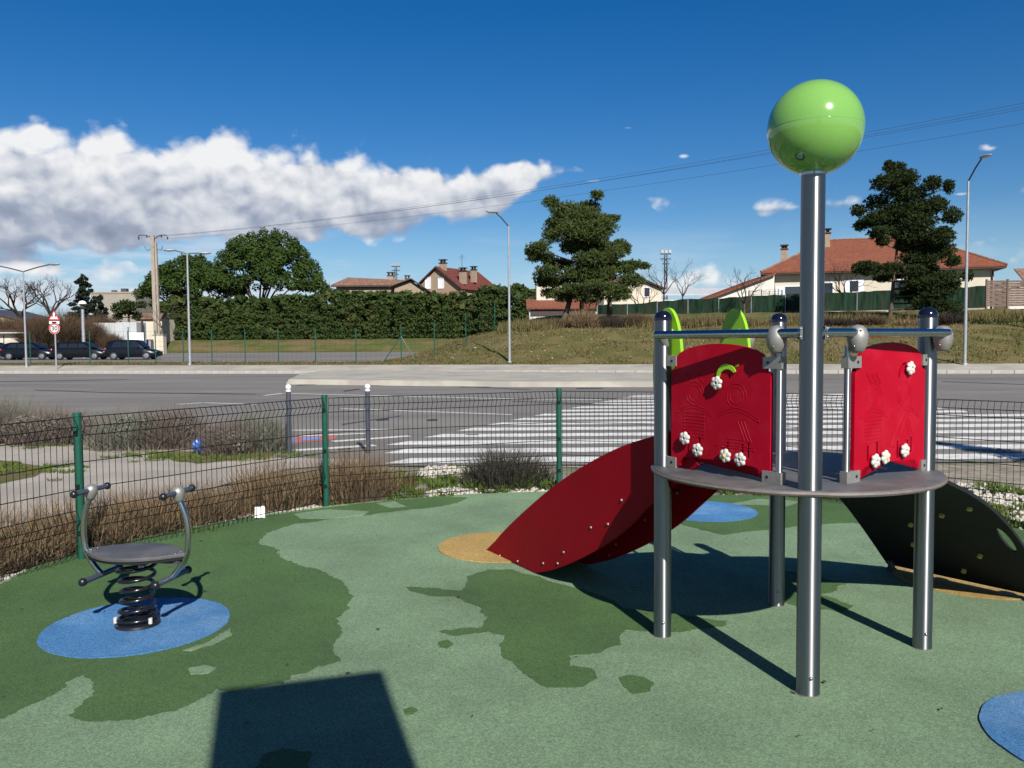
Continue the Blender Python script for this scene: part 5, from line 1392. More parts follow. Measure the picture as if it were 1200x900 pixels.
# ------------------------------------------------------------------ buildings
def local(bm, q): bmesh.ops.transform(bm, matrix=q, verts=bm.verts)
def window(root, wall, c, w, h_, ax_, nrm, mt='glass', fr='shutter', shutters=False):
    """framed window on a wall: c centre, ax_ along the wall, nrm outwards"""
    ax_, nrm = Vector(ax_), Vector(nrm); up = Vector((0, 0, 1)); c = Vector(c)
    bm = BM()
    for s in (-1, 1):
        obox(bm, c + ax_ * s * (w / 2) + nrm * .03, ax_ * .05, nrm * .06, up * (h_ / 2 + .05)); obox(bm, c + up * s * (h_ / 2) + nrm * .03, ax_ * (w / 2 - .052), nrm * .057, up * .05)
    f = finish(bm, 'window', fr, root)
    bm = BM(); obox(bm, c + nrm * .012, ax_ * (w / 2 - .05), nrm * .02, up * (h_ / 2 - .05)); finish(bm, 'pane', mt, f)
    if shutters:
        for s in (-1, 1): bm = BM(); obox(bm, c + ax_ * s * (w * .78) + nrm * .05, ax_ * (w * .24), nrm * .025, up * (h_ / 2 + .04)); finish(bm, 'shutter', 'shutter', f)
    return f
def gable_house(root, w, l, eave, ridge, wall, roof, over=0.45, x0=0.0, y0=0.0):
    """gable end faces -y; ridge along y. in root's own space"""
    bm = BM(); prism(bm, [(x0 - w / 2, y0, -1.5), (x0 + w / 2, y0, -1.5), (x0 + w / 2, y0, eave), (x0, y0, ridge), (x0 - w / 2, y0, eave)], (0, l, 0)); wo = finish(bm, 'wall', wall, root)
    ro = None
    for s in (-1, 1):
        sl = (ridge - eave) / (w / 2); xe = x0 + s * (w / 2 + over); ze = eave - sl * over
        bm = BM(); v = [(x0, y0 - over, ridge + .10), (xe, y0 - over, ze + .10), (xe, y0 - over, ze + .26), (x0, y0 - over, ridge + .28)]
        prism(bm, v, (0, l + 2 * over, 0)); ro = finish(bm, 'roof', roof, root)
        bm = BM(); v = [(x0, y0 - over - .04, ridge + .02), (xe, y0 - over - .04, ze + .02), (xe, y0 - over - .04, ze + .22), (x0, y0 - over - .04, ridge + .24)]
        prism(bm, v, (0, .035, 0)); finish(bm, 'barge_board', 'trim', ro)
    return wo
def chimney(root, c, w, h_, mt='stone_wall'):
    bm = BM(); box(bm, (c[0], c[1], c[2] + h_ / 2), (w, w * .8, h_)); o = finish(bm, 'chimney', mt, root)
    bm = BM(); box(bm, (c[0], c[1], c[2] + h_ + .06), (w * 1.2, w, .12))
    for s in (-1, 1): box(bm, (c[0] + s * w * .3, c[1], c[2] + h_ + .30), (w * .28, w * .3, .36))
    box(bm, (c[0], c[1], c[2] + h_ + .54), (w * 1.25, w * 1.05, .12)); finish(bm, 'chimney_top', 'trim', o)
# farmhouse with a gable, behind the hedge
Y = 125; s_ = Y / FPX
def wz(px, py, Y=125): return at(px, py, Y).z
g0 = at(517, 400, Y); gz = 2.4
fh = thing('farmhouse', 'tan stone gabled farmhouse with weathered tile roofs and chimneys behind the hedge', 'house', (g0.x, Y, gz))
fh.rotation_euler = (0, 0, R(-30))
rid, eav = wz(508, 314) - gz, wz(548, 338) - gz
gable_house(fh, 8.4, 11, eav, rid, 'stone_wall', 'red_tiles', x0=-0.6)
window(fh, None, (-2.3, 0, wz(500, 331) - gz), 0.95, 1.7, (1, 0, 0), (0, -1, 0), 'shutter'); window(fh, None, (0.1, 0, wz(517, 332) - gz), 0.95, 1.5, (1, 0, 0), (0, -1, 0), 'shutter')
chimney(fh, (-0.2, 1.0, rid - .4), 0.9, 1.15); chimney(fh, (3.0, 1.6, eav + .6), 0.9, 1.9); chimney(fh, (2.6, 5.2, eav + 1.1), 0.8, 1.9)
bm = BM(); cyl(bm, (1.9, 3, rid - 1.5), (1.9, 3, rid + 2.2), 0.035, seg=6); [cyl(bm, (1.4, 3, rid + z), (2.4, 3, rid + z), 0.02, seg=4) for z in (1.9, 1.6)]; finish(bm, 'aerial', 'dark_metal', fh)
bm = BM(); zt_ = wz(510, 343) - gz; prism(bm, [(-3.5, -0.1, zt_), (4.4, -0.1, zt_), (4.6, -3.4, zt_ - 1.3), (-3.7, -3.4, zt_ - 1.3)], (0, 0, 0.16)); finish(bm, 'lean_to_roof', 'old_tiles', fh)
bm = BM(); box(bm, (0.4, -1.6, (zt_ - 2.2) / 2), (7.6, 3.0, zt_ - 1.6)); finish(bm, 'wall', 'stone_wall', fh)
w0 = at(455, 400, Y)
lw = thing('farm_wing', 'low tan stone wing with old pinkish tile roofs left of the gabled farmhouse', 'house', (w0.x, Y - 2, gz))
e0, r0 = wz(430, 334, Y - 2) - gz, wz(440, 323.5, Y - 2) - gz
bm = BM(); box(bm, (-1.8, 4, e0 / 2 - .5), (11.2, 7, e0 + 1)); finish(bm, 'wall', 'stone_wall', lw)
bm = BM(); prism(bm, [(-8.0, 0, e0 - .05), (-7.2 + 0.9, 4, r0), (3.2, 4, r0 - .5), (4.3, 0, e0 - .05)], (0, 0, .16)); prism(bm, [(-8.0, 8, e0 - .05), (-6.3, 4.05, r0), (3.2, 4.05, r0 - .5), (4.3, 8, e0 - .05)], (0, 0, .16)); rf = finish(bm, 'roof', 'old_tiles', lw)
bm = BM(); box(bm, (-1.9, -0.05, e0 - .14), (12.2, .10, .22)); finish(bm, 'eave_board', 'trim', rf)
chimney(lw, (0.2, 4, r0 - .6), 0.9, 0.9)
g2 = wz(490, 327, Y - 3) - gz
bm = BM(); prism(bm, [(1.6, -2.0, 0), (6.2, -2.0, 0), (6.2, -2.0, e0 - .9), (4.1, -2.0, g2 - .35), (1.6, -2.0, e0 - .2)], (0, 5, 0)); finish(bm, 'gable_wall', 'stone_wall', lw)
for pts in ([(0.9, e0 - .55), (4.1, g2 - .15), (4.1, g2 + .03), (0.9, e0 - .37)], [(4.1, g2 - .15), (6.9, e0 - 1.35), (6.9, e0 - 1.17), (4.1, g2 + .03)]):
    bm = BM(); prism(bm, [(x, -2.5, z) for x, z in pts], (0, 5.5, 0)); finish(bm, 'gable_roof', 'old_tiles', lw)
bm = BM(); tube(bm, [(0.9, -2.55, e0 - .5), (4.1, -2.55, g2 - .1), (6.9, -2.55, e0 - 1.3)], .09, 4); finish(bm, 'gable_trim', 'trim', lw)
chimney(lw, (3.0, 2, g2 - .3), 0.7, .5)
# floodlight masts
for px, Y, top, lab in ((465, 150, 311, 'slim floodlight mast rising behind the farm wing roof'), (780, 120, 296, 'dark lattice floodlight mast among bare trees beyond the green screen')):
    q = ground_at(px, Y); hm = top_z(px, top, Y) - q.z
    t = tag(thing('floodlight_mast', '', '', q, 'floodlight masts in the distance'), lab, 'floodlight mast', 'floodlight masts in the distance')
    bm = BM()
    for a, b in ((-.22, -.22), (.22, -.22), (.22, .22), (-.22, .22)): cyl(bm, (a, b, -1), (a * .7, b * .7, hm - .3), 0.045, seg=5)
    k = 0
    while k * .55 < hm - .8:
        z = k * .55; cyl(bm, (-.22, -.22, z), (.22, -.22, z + .55), 0.025, seg=4); cyl(bm, (.22, .22, z), (-.22, .22, z + .55), 0.025, seg=4); cyl(bm, (-.22, -.22, z), (-.22, .22, z + .55), 0.025, seg=4); k += 1
    finish(bm, 'mast', 'dark_metal', t)
    for z in (-1.6, -.9, -.2):
        bm = BM(); box(bm, (0, 0, hm + z), (1.5 if z > -1 else 1.0, .5, .10)); finish(bm, 'platform', 'dark_metal', t)
    for x in (-.55, 0, .55):
        bm = BM(); box(bm, (x, -.2, hm + .12), (.4, .3, .45)); finish(bm, 'floodlight', 'galv', t)

# big pale house on the right
Y = 92; gz = 4.3
c0 = at(1030, 400, Y)
bh = thing('red_roof_house', 'wide cream house with an orange hipped tile roof at the right', 'house', (c0.x, Y, gz))
bh.rotation_euler = (0, 0, R(-17))
xl, xr = at(908, 318, Y).x - c0.x, at(1150, 318, Y).x - c0.x
e0 = wz(1000, 317.5, Y) - gz; r0 = wz(1030, 281, Y + 6) - gz
D = 13.0
bm = BM(); box(bm, ((xl + xr) / 2, D / 2, e0 / 2 - .6), (xr - xl, D, e0 + 1.2)); finish(bm, 'wall', 'render', bh)
o_ = 1.0; A_ = [(xl - o_, -o_), (xr + o_, -o_), (xr + o_, D + o_), (xl - o_, D + o_)]
ra, rb = at(952, 285, Y).x - c0.x + .4, at(1092, 285, Y).x - c0.x
ra = xl + 6.6; rb = xr - 6.6
for pts in ([(A_[0][0], A_[0][1], e0), (A_[1][0], A_[1][1], e0), (rb, D / 2, r0), (ra, D / 2, r0)], [(A_[1][0], A_[1][1], e0), (A_[2][0], A_[2][1], e0), (rb, D / 2, r0)], [(A_[2][0], A_[2][1], e0), (A_[3][0], A_[3][1], e0), (ra, D / 2, r0), (rb, D / 2, r0)], [(A_[3][0], A_[3][1], e0), (A_[0][0], A_[0][1], e0), (ra, D / 2, r0)]):
    bm = BM(); prism(bm, pts, (0, 0, 0.18)); finish(bm, 'roof', 'tiles', bh)
bm = BM(); box(bm, ((xl + xr) / 2, D / 2, e0 - .09), (xr - xl + 2 * o_ - .1, D + 2 * o_ - .1, .15)); finish(bm, 'soffit', 'trim', bh)
bm = BM()
tube(bm, [(ra, D / 2, r0 + .2), (rb, D / 2, r0 + .2)], .12, 6); tube(bm, [(A_[0][0], A_[0][1], e0 + .2), (ra, D / 2, r0 + .2)], .12, 6); tube(bm, [(A_[1][0], A_[1][1], e0 + .2), (rb, D / 2, r0 + .2)], .12, 6); finish(bm, 'ridge_tiles', 'old_tiles', bh)
def hx(px, Y=Y): return at(px, 330, Y).x - c0.x
for px, pyc, w_, h_ in ((935, 342, 1.9, 1.6), (973, 338, 1.3, 1.5), (1003, 335, 1.0, 1.3), (1052, 335, 1.1, 1.3), (1100, 335, 1.2, 1.3)):
    window(bh, None, (hx(px), 0, wz(px, pyc, Y) - gz), w_, h_, (1, 0, 0), (0, -1, 0), shutters=(px in (935, 1003)))
chimney(bh, (hx(925), 3.2, wz(925, 306, Y + 3) - gz), .75, 1.6); bm = BM(); cyl(bm, (hx(925), 3.2, wz(925, 291, Y + 3) - gz), (hx(925), 3.2, wz(925, 283, Y + 3) - gz), .14, seg=10); finish(bm, 'flue', 'tiles', bh)
chimney(bh, (hx(973), 5.2, r0 - 1.2), 1.2, 2.0)
bm = BM(); cyl(bm, (hx(913), -.12, 0), (hx(913), -.12, e0 - .3), .07, seg=8); cyl(bm, (hx(1148), -.12, 0), (hx(1148), -.12, e0 - .3), .07, seg=8); finish(bm, 'drainpipe', 'trim', bh)
bm = BM(); lathe(bm, (hx(1108), D / 2 - 2, r0 - .2), [(0, 0), (.3, .06), (.5, .2)], 16, axis=(-.4, -.6, .4)); cyl(bm, (hx(1108), D / 2 - 2, r0 - 1.6), (hx(1108), D / 2 - 2, r0 - .2), .04, seg=6); finish(bm, 'satellite_dish', 'white', bh)
# annexe with a lean-to roof
an_ = thing('annexe', 'cream annexe with a long sloping roof against the left side of the red roofed house', 'house', (at(870, 400, Y).x, Y, gz))
ax0 = at(870, 400, Y).x; L0, R0 = at(820, 350, Y).x - ax0, at(909, 330, Y).x - ax0 - 0.05
zl, zr = wz(835, 350, Y) - gz, wz(905, 322, Y) - gz
bm = BM(); prism(bm, [(L0, .3, -1.5), (R0, .3, -1.5), (R0, .3, zr), (L0, .3, zl - .4)], (0, 8, 0)); finish(bm, 'wall', 'white_render', an_)
bm = BM(); prism(bm, [(L0 - .6, -.2, zl - .65), (R0, -.2, zr + .02), (R0, -.2, zr + .22), (L0 - .6, -.2, zl - .45)], (0, 9, 0)); finish(bm, 'roof', 'tiles', an_)
# trampoline with safety net frame beside the house
tp_ = thing('trampoline', 'dark net enclosure of a garden trampoline before the red roofed house', 'trampoline', (at(897, 345, 86).x, 86, 4.3))
bm = BM()
for k in range(6):
    a = k * math.pi / 3; cyl(bm, (1.7 * math.cos(a), 1.7 * math.sin(a), 0), (1.7 * math.cos(a), 1.7 * math.sin(a), 2.6), .045, seg=6)
finish(bm, 'pole', 'dark_metal', tp_)
bm = BM()
for z in (0.9, 1.3, 1.7, 2.1, 2.5): tube(bm, [(1.7 * math.cos(a), 1.7 * math.sin(a), z) for a in np.linspace(0, 6.283, 24, endpoint=False)], .012, 4, closed=True)
for a in np.linspace(0, 6.283, 60, endpoint=False): cyl(bm, (1.7 * math.cos(a), 1.7 * math.sin(a), .9), (1.7 * math.cos(a), 1.7 * math.sin(a), 2.5), .008, seg=3, caps=False)
finish(bm, 'net', 'dark_metal', tp_)
bm = BM(); cyl(bm, (0, 0, .85), (0, 0, .92), 1.75, seg=28); finish(bm, 'mat', 'black', tp_)
# long white shed
Y = 115; c0 = at(825, 342, Y); sh_ = thing('long_shed', 'long low shed with a white roof beyond the green screen', 'shed', (c0.x, Y, 4.3))
bm = BM(); box(bm, (0, 4, 1.2), (at(885, 342, Y).x - at(762, 342, Y).x, 8, wz(825, 345, Y) - 4.3)); finish(bm, 'wall', 'white_render', sh_)
bm = BM(); hw = (at(885, 342, Y).x - at(762, 342, Y).x) / 2 + .4; zz = wz(825, 346, Y) - 4.3
prism(bm, [(-hw, -.4, zz), (hw, -.4, zz), (hw, 5, zz + 1.15), (-hw, 5, zz + 1.15)], (0, 0, .15)); finish(bm, 'roof', 'sheet', sh_)
# gabled cream house behind the cedar
Y = 105; c0 = at(742, 400, Y); gz = 4.2
ch = thing('cream_house', 'cream gabled house with a tile roof partly hidden behind the cedar', 'house', (c0.x, Y, gz)); ch.rotation_euler = (0, 0, R(24))
gable_house(ch, 8.5, 9, wz(760, 338, Y) - gz, wz(738, 325, Y) - gz, 'render', 'old_tiles')
window(ch, None, (-1.4, 0, wz(735, 342, Y) - gz), .9, 1.2, (1, 0, 0), (0, -1, 0)); window(ch, None, (2.0, 0, wz(755, 342, Y) - gz), .9, 1.2, (1, 0, 0), (0, -1, 0))
Y = 84; c0 = at(660, 400, Y); gz = 3.6
rh = thing('low_house', 'low white house with a red tile roof seen under the cedar branches', 'house', (c0.x, Y, gz))
hw = 3.4; ze = wz(660, 362, Y) - gz; zr_ = wz(660, 350, Y) - gz
bm = BM(); box(bm, (0, 3, ze / 2 - .5), (hw * 2, 6, ze + 1)); finish(bm, 'wall', 'white', rh)
bm = BM(); prism(bm, [(-hw - .3, -.4, ze), (hw + .3, -.4, ze), (hw + .3, 3, zr_), (-hw - .3, 3, zr_)], (0, 0, .14)); finish(bm, 'roof', 'tiles', rh)
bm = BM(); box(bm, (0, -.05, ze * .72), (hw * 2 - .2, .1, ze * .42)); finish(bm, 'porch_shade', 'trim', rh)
bm = BM(); box(bm, (-1.1, 4.5, zr_ + .5), (3.0, 4, 2.6)); finish(bm, 'upper_storey', 'render', rh)
# green screened garden fence
gf = thing('screen_fence', 'long garden fence covered in dark green privacy screen', 'fence', ground_at(900, 74))
gp_ = []
for px, bpy_, tpy_, Y in ((700, 377, 357.5, 78), (735, 376, 356.5, 77), (770, 375, 353.5, 76.5), (806, 373, 350.5, 76), (842, 370, 349.5, 75.5), (880, 368, 347, 75), (920, 366.5, 345, 74.5), (962, 365, 343.5, 74), (1004, 364.5, 342, 73.5), (1046, 363.5, 340, 73), (1090, 362.5, 338.5, 72.5), (1156, 361, 335, 72)):
    b, tt = at(px, bpy_, Y), at(px, tpy_, Y); gp_.append((Vector((b.x, Y, b.z)), Vector((b.x, Y, tt.z))))
for (b0, t0_), (b1, t1_) in zip(gp_, gp_[1:]):
    bm = BM(); dd = (b1 - b0).normalized(); g_ = dd * .03
    nseg = 6; A_, B_ = [], []
    for k in range(nseg + 1):
        q = b0.lerp(b1, k / nseg); A_.append(q); B_.append(t0_.lerp(t1_, k / nseg) + Vector((0, 0, random.uniform(-.05, .05))))
    for k in range(nseg): prism(bm, [A_[k], A_[k + 1], B_[k + 1], B_[k]], (0, .025, 0))
    finish(bm, 'screen_panel', 'screen', gf, world=True, smooth=0)
for b, tt in gp_:
    bm = BM(); cyl(bm, b + Vector((0, -.03, -.9)), tt + Vector((0, -.03, .08)), .035, seg=8); finish(bm, 'post', 'galv', gf, world=True)
bm = BM()
for (b0, t0_), (b1, t1_) in zip(gp_[4:], gp_[5:]): prism(bm, [b0 + Vector((0, -.06, -1.2)), b1 + Vector((0, -.06, -1.2)), b1 + Vector((0, -.06, .02)), b0 + Vector((0, -.06, .02))], (0, .2, 0))
finish(bm, 'footing', 'concrete', gf, world=True)
# woven timber fence far right
tf = thing('timber_fence', 'woven grey brown timber fence panels at the right edge', 'fence', at(1180, 362, 68))
x0_, x1_ = at(1156, 345, 68).x, at(1230, 345, 68).x; zb_, zt_ = wz(1180, 359, 68), wz(1180, 328.5, 68)
npan = 3; pw = (x1_ - x0_) / npan
for k in range(npan + 1): bm = BM(); box(bm, (x0_ + k * pw, 68, (zb_ + zt_) / 2 - .3), (.14, .14, zt_ - zb_ + .8)); finish(bm, 'post', 'wood', tf, world=True)
for k in range(npan):
    ns = 11
    for j in range(ns):
        z = zb_ + (zt_ - zb_) * (j + .5) / ns
        bm = BM(); sg = 1 if (j + k) % 2 else -1
        pts = [(x0_ + k * pw + .08 + (pw - .16) * q / 6, 68 + sg * .05 * math.sin(q * math.pi / 2), z) for q in range(7)]
        for a, b in zip(pts, pts[1:]):
            prism(bm, [(a[0], a[1], z - .085), (b[0], b[1], z - .085), (b[0], b[1], z + .085), (a[0], a[1], z + .085)], (0, .02, 0))
        finish(bm, 'slat', 'wood', tf, world=True, smooth=0)
Y = 95; c0 = at(1192, 330, Y)
tr_ = thing('tiled_house', 'small house corner with a tile roof above the timber fence at the right edge', 'house', (c0.x + 3, Y, 4.3))
bm = BM(); box(bm, (0, 3, 2), (8.4, 6, wz(1190, 332, Y) - 4.3)); finish(bm, 'wall', 'white_render', tr_)
bm = BM(); z_ = wz(1190, 330, Y) - 4.3; prism(bm, [(-5.6, -.4, z_ - 1.1), (-1.2, -.4, z_), (-1.2, -.4, z_ + .15), (-5.6, -.4, z_ - .95)], (0, 7, 0)); finish(bm, 'side_roof', 'sheet', tr_)
bm = BM(); prism(bm, [(-2.6, -.5, z_), (5, -.5, z_), (5, 3, z_ + 1.6), (-1.6, 3, z_ + 1.6)], (0, 0, .15)); finish(bm, 'roof', 'old_tiles', tr_)
# left background: apartment block, sheds, walls
Y = 240; c0 = at(133, 360, Y)
ap = thing('apartment_block', 'plain beige flat roofed apartment block behind the spruce', 'building', (c0.x, Y, 1.5))
hw = (at(159, 350, Y).x - at(107, 350, Y).x) / 2; zt_ = wz(135, 344, Y) - 1.5
bm = BM(); box(bm, (0, 8, zt_ / 2), (hw * 2, 16, zt_)); finish(bm, 'wall', 'flat_wall', ap)
bm = BM(); box(bm, (0, 8, zt_ + .25), (hw * 2 + .3, 16.3, .5)); rf = finish(bm, 'roof', 'stone_wall', ap)
bm = BM(); box(bm, (2.0, 3, zt_ + 1.0), (1.6, 1.6, 1.2)); box(bm, (-1.5, 4, zt_ + .8), (1.2, 1.2, .8)); finish(bm, 'chimney', 'dark_metal', rf)
Y = 92; gz = 1.2
for px0, px1, b_, t_, mt, nm, lab, cat in ((103, 141, 408, 378.5, 'sheet', 'metal_wall', 'mottled grey sheet wall behind the parked cars, left of the dark post', 'wall'), (142.5, 166, 408, 378, 'sheet', 'container', 'pale grey container wall with a dark right post behind the tall hatchback', 'container')):
    x0_, x1_ = at(px0, 390, Y).x, at(px1, 390, Y).x; zz = wz(px0, t_, Y)
    t = thing(nm, lab, cat, ((x0_ + x1_) / 2, Y, gz - .6))
    n = 6 if nm == 'metal_wall' else 3; pw = (x1_ - x0_) / n
    for k in range(n): bm = BM(); box(bm, (x0_ + (k + .5) * pw - (x0_ + x1_) / 2, random.uniform(-.015, .015), (zz - gz + .6) / 2), (pw - .03, .12 if nm == 'metal_wall' else 2.4, zz - gz + .6)); finish(bm, 'panel', mt, t)
    bm = BM(); box(bm, ((x1_ - x0_) / 2 + .12, -.1, (zz - gz + .8) / 2), (.18, .2, zz - gz + .8)); finish(bm, 'post', 'trim', t)
t = thing('blue_noticeboard', 'pale blue panel in a thin frame in front of the container', 'noticeboard', (at(160, 400, 88).x, 88, .9))
bm = BM(); box(bm, (0, 0, wz(160, 398, 88) - .9), (1.55, .06, 1.5)); finish(bm, 'panel', 'shutter', t)
bm = BM(); [box(bm, (x, .0, 1.3), (.07, .08, 2.8)) for x in (-.85, .85)]; finish(bm, 'frame', 'fence_post', t)
t = thing('concrete_box', 'cream concrete utility box at the foot of the utility pole', 'utility box', (at(187, 405, 96).x, 96, .6))
zz = wz(187, 393, 96) - .6; bm = BM(); box(bm, (0, 0, zz / 2), (1.25, .9, zz)); finish(bm, 'body', 'render', t, bevel=.03)
bm = BM(); box(bm, (0, 0, zz + .04), (1.35, 1.0, .08)); finish(bm, 'lid', 'concrete', t)
t = thing('grey_cabinet', 'small grey cabinet left of the cream utility box', 'utility box', (at(175, 405, 95).x, 95, .6))
bm = BM(); box(bm, (0, 0, .85), (.75, .5, 1.7)); finish(bm, 'body', 'bollard', t, bevel=.02); bm = BM(); box(bm, (0, -.262, .85), (.6, .02, 1.5)); finish(bm, 'door', 'galv', t)
Y = 112; c0 = at(172, 385, Y)
t = thing('pink_house', 'small pale pink house with a low tile roof behind the utility pole', 'house', (c0.x, Y, 2.0))
bm = BM(); zz = wz(172, 374, Y) - 2; box(bm, (.4, 2.5, zz / 2), (3.6, 5, zz)); finish(bm, 'wall', 'render', t)
bm = BM(); prism(bm, [(-2.0, -.4, zz), (2.5, -.4, zz), (2.3, 2.5, zz + .75), (-1.8, 2.5, zz + .75)], (0, 0, .15)); finish(bm, 'roof', 'old_tiles', t)
Y = 84; x0_, x1_ = at(-70, 395, Y).x, at(28, 395, Y).x
t = thing('low_building', 'low cream building with a brown flat roof at the left edge behind the cars', 'building', ((x0_ + x1_) / 2, Y, .5))
zz = wz(15, 389.5, Y) - .5; bm = BM(); box(bm, (0, 3, zz / 2), (x1_ - x0_, 6, zz)); finish(bm, 'wall', 'render', t)
bm = BM(); box(bm, (0, 3, zz + .14), (x1_ - x0_ + .5, 6.6, .26)); finish(bm, 'roof', 'trim', t); 
bm = BM(); box(bm, (.6, -.3, zz - .05), (x1_ - x0_ + .2, .6, .10)); finish(bm, 'eave_board', 'white_render', t)
bm = BM(); [box(bm, (x, -.03, zz * .45), (.06, .06, zz * .9)) for x in (-1.6, 2.2)]; finish(bm, 'downpipe', 'trim', t)
Y = 140; c0 = at(-6, 380, Y)
t = thing('grey_barn', 'grey roofed barn far off at the left edge', 'barn', (c0.x, Y, 2)); 
bm = BM(); prism(bm, [(-8, 0, 0), (3.5, 0, 0), (3.5, 0, wz(14, 373, Y) - 2.3), (-3.0, 0, wz(0, 363, Y) - 2), (-8, 0, 3)], (0, 14, 0)); finish(bm, 'wall', 'stone_wall', t)
bm = BM(); prism(bm, [(-3.0, -.3, wz(0, 363, Y) - 2 + .05), (4.0, -.3, wz(14, 373, Y) - 2.3), (4.0, -.3, wz(14, 373, Y) - 2.1), (-3.0, -.3, wz(0, 363, Y) - 2 + .3)], (0, 14.6, 0)); finish(bm, 'roof', 'dark_metal', t)
# ------------------------------------------------------------------ trees and hedges
def tree(name, label, cat, p, group=None): return thing(name, label, cat, p, group)
def rel(q, p): return (q[0] - p[0], q[1] - p[1], q[2] - p[2])
# two umbrella pines
def umbrella(pxc, Y, px_half, top_py, rim_py, base_z, label, n_cl, seed, lean):
    rd = random.Random(seed)
    c = at(pxc, rim_py, Y); base = Vector((at(pxc + lean, 400, Y).x, Y, base_z))
    t = tree('umbrella_pine', label, 'tree', base, 'umbrella pines')
    hw = px_half * Y / FPX; zr, zt_ = c.z - base_z, top_z(pxc, top_py, Y) - base_z
    cx = c.x - base.x
    cs, rs, per = [], [], []
    for k in range(n_cl):
        a = rd.uniform(0, 6.283); f = math.sqrt(rd.random()) * 0.97
        r = rd.uniform(.75, 1.25)
        dome = zr + (zt_ - zr) * (1 - f ** 2.3) - r * .6
        z = dome - (rd.random() ** 2.2) * (dome - zr) * .75
        cs.append((cx + f * hw * math.cos(a), f * hw * .9 * math.sin(a), z)); rs.append((r, r, r * .82)); per.append(int(125 * r * r))
    C, Nn = clump_points(cs, rs, per, .65)
    V, F = leaf_quads(C, Nn + np.array([0, 0, .35]), 0.22, .45, .55)
    arrays('crown', V, F, 'pine_leaf', t)
    bm = BM(); tp_ = Vector((cx * .35, 0, zr * .52))
    tube(bm, smooth_path([(0, 0, -1), (cx * .1, .2, zr * .28), tp_], 5), [.42 - .014 * i for i in range(11)], 10); tk = finish(bm, 'trunk', 'bark', t, smooth=70)
    bm = BM()
    for k in range(13):
        e = Vector(cs[rd.randrange(len(cs))]); m_ = tp_.lerp(e, .5) + Vector((0, 0, -.4))
        tube(bm, smooth_path([tp_ - Vector((0, 0, rd.uniform(0, 1.6))), m_, e], 4), [.20 - .019 * i for i in range(9)], 6)
    finish(bm, 'branches', 'bark', t, smooth=70)
umbrella(312, 126, 71, 267, 338, 2.4, 'taller rounder umbrella pine above the hedge, right of the other pine', 250, 3, -14)
umbrella(226, 131, 61, 298, 344, 2.4, 'lower spreading umbrella pine between the utility pole and the taller pine', 170, 5, 10)
# conifer hedge
Y = 106
hb = Vector((at(412, 397, Y).x, Y, 2.2))
hg = thing('conifer_hedge', 'long dark green conifer hedge with an uneven top along the car park bank', 'hedge', hb)
rd = random.Random(9); cs, rs, per = [], [], []
px = 186
while px < 634:
    tpy = lin(px, [(186, 352), (215, 346), (250, 350), (330, 346), (390, 341), (440, 340), (475, 342), (500, 344), (530, 341), (550, 345), (575, 335), (600, 334), (625, 336), (634, 345)]) + rd.uniform(-2, 5)
    Yh = 105.95 / (.983 + .184 * (px - 600) / FPX); p = at(px, 397, Yh + rd.uniform(-1.0, 1.2)); zt_ = top_z(px, tpy, Yh); h_ = zt_ - 2.3
    for j in range(8):
        f = (j + .5) / 8; r = (1.15 - .75 * f ** 2.2) * rd.uniform(.85, 1.15)
        cs.append((p.x - hb.x + rd.uniform(-.4, .4), p.y - hb.y + rd.uniform(-.5, .3), 2.3 - hb.z + f * h_)); rs.append((r, r * 1.1, h_ / 8 * .75)); per.append(int(105 + 60 * r))
    for j in range(5):
        cs.append((p.x - hb.x + rd.uniform(-.7, .7), p.y - hb.y + rd.uniform(-.4, .4), 1.9 - hb.z + h_ * rd.uniform(.92, 1.05))); rs.append((.16, .16, .5)); per.append(22)
    px += rd.uniform(5.5, 8.5)
C, Nn = clump_points(cs, rs, per, .5)
V, F = leaf_quads(C, Nn * .7 + np.array([.45, -.1, .6]), .20, .35, .55)
core = [(c[0], c[1] + .1, c[2]) for c, k in zip(cs, per) if k > 30]
C, Nn = clump_points(core, [(1.0, .7, .55)] * len(core), [34] * len(core), .1); V2, F2 = leaf_quads(C, Nn, .42, .6, .8)
V, F = merge([(V, F), (V2, F2)])
arrays('foliage', V, F, 'hedge_leaf', hg)
bm = BM(); pts = [(at(188, 397, 117).x - hb.x, .9, -1.2), (at(632, 397, 107).x - hb.x, .9, -1.2), (at(632, 397, Y).x - hb.x, .9, 3.4), (at(188, 397, Y).x - hb.x, .9, 2.9)]
n = 60
for k in range(n):
    x = pts[0][0] + (pts[1][0] - pts[0][0]) * (k + .5) / n; y = 11.0 * (1 - (k + .5) / n) + 1.0; cyl(bm, (x, y + rd.uniform(-.2, .8), -.6), (x + rd.uniform(-.3, .3), y + rd.uniform(0, .8), 4.2), .10, .03, 5)
finish(bm, 'stems', 'bark', hg)
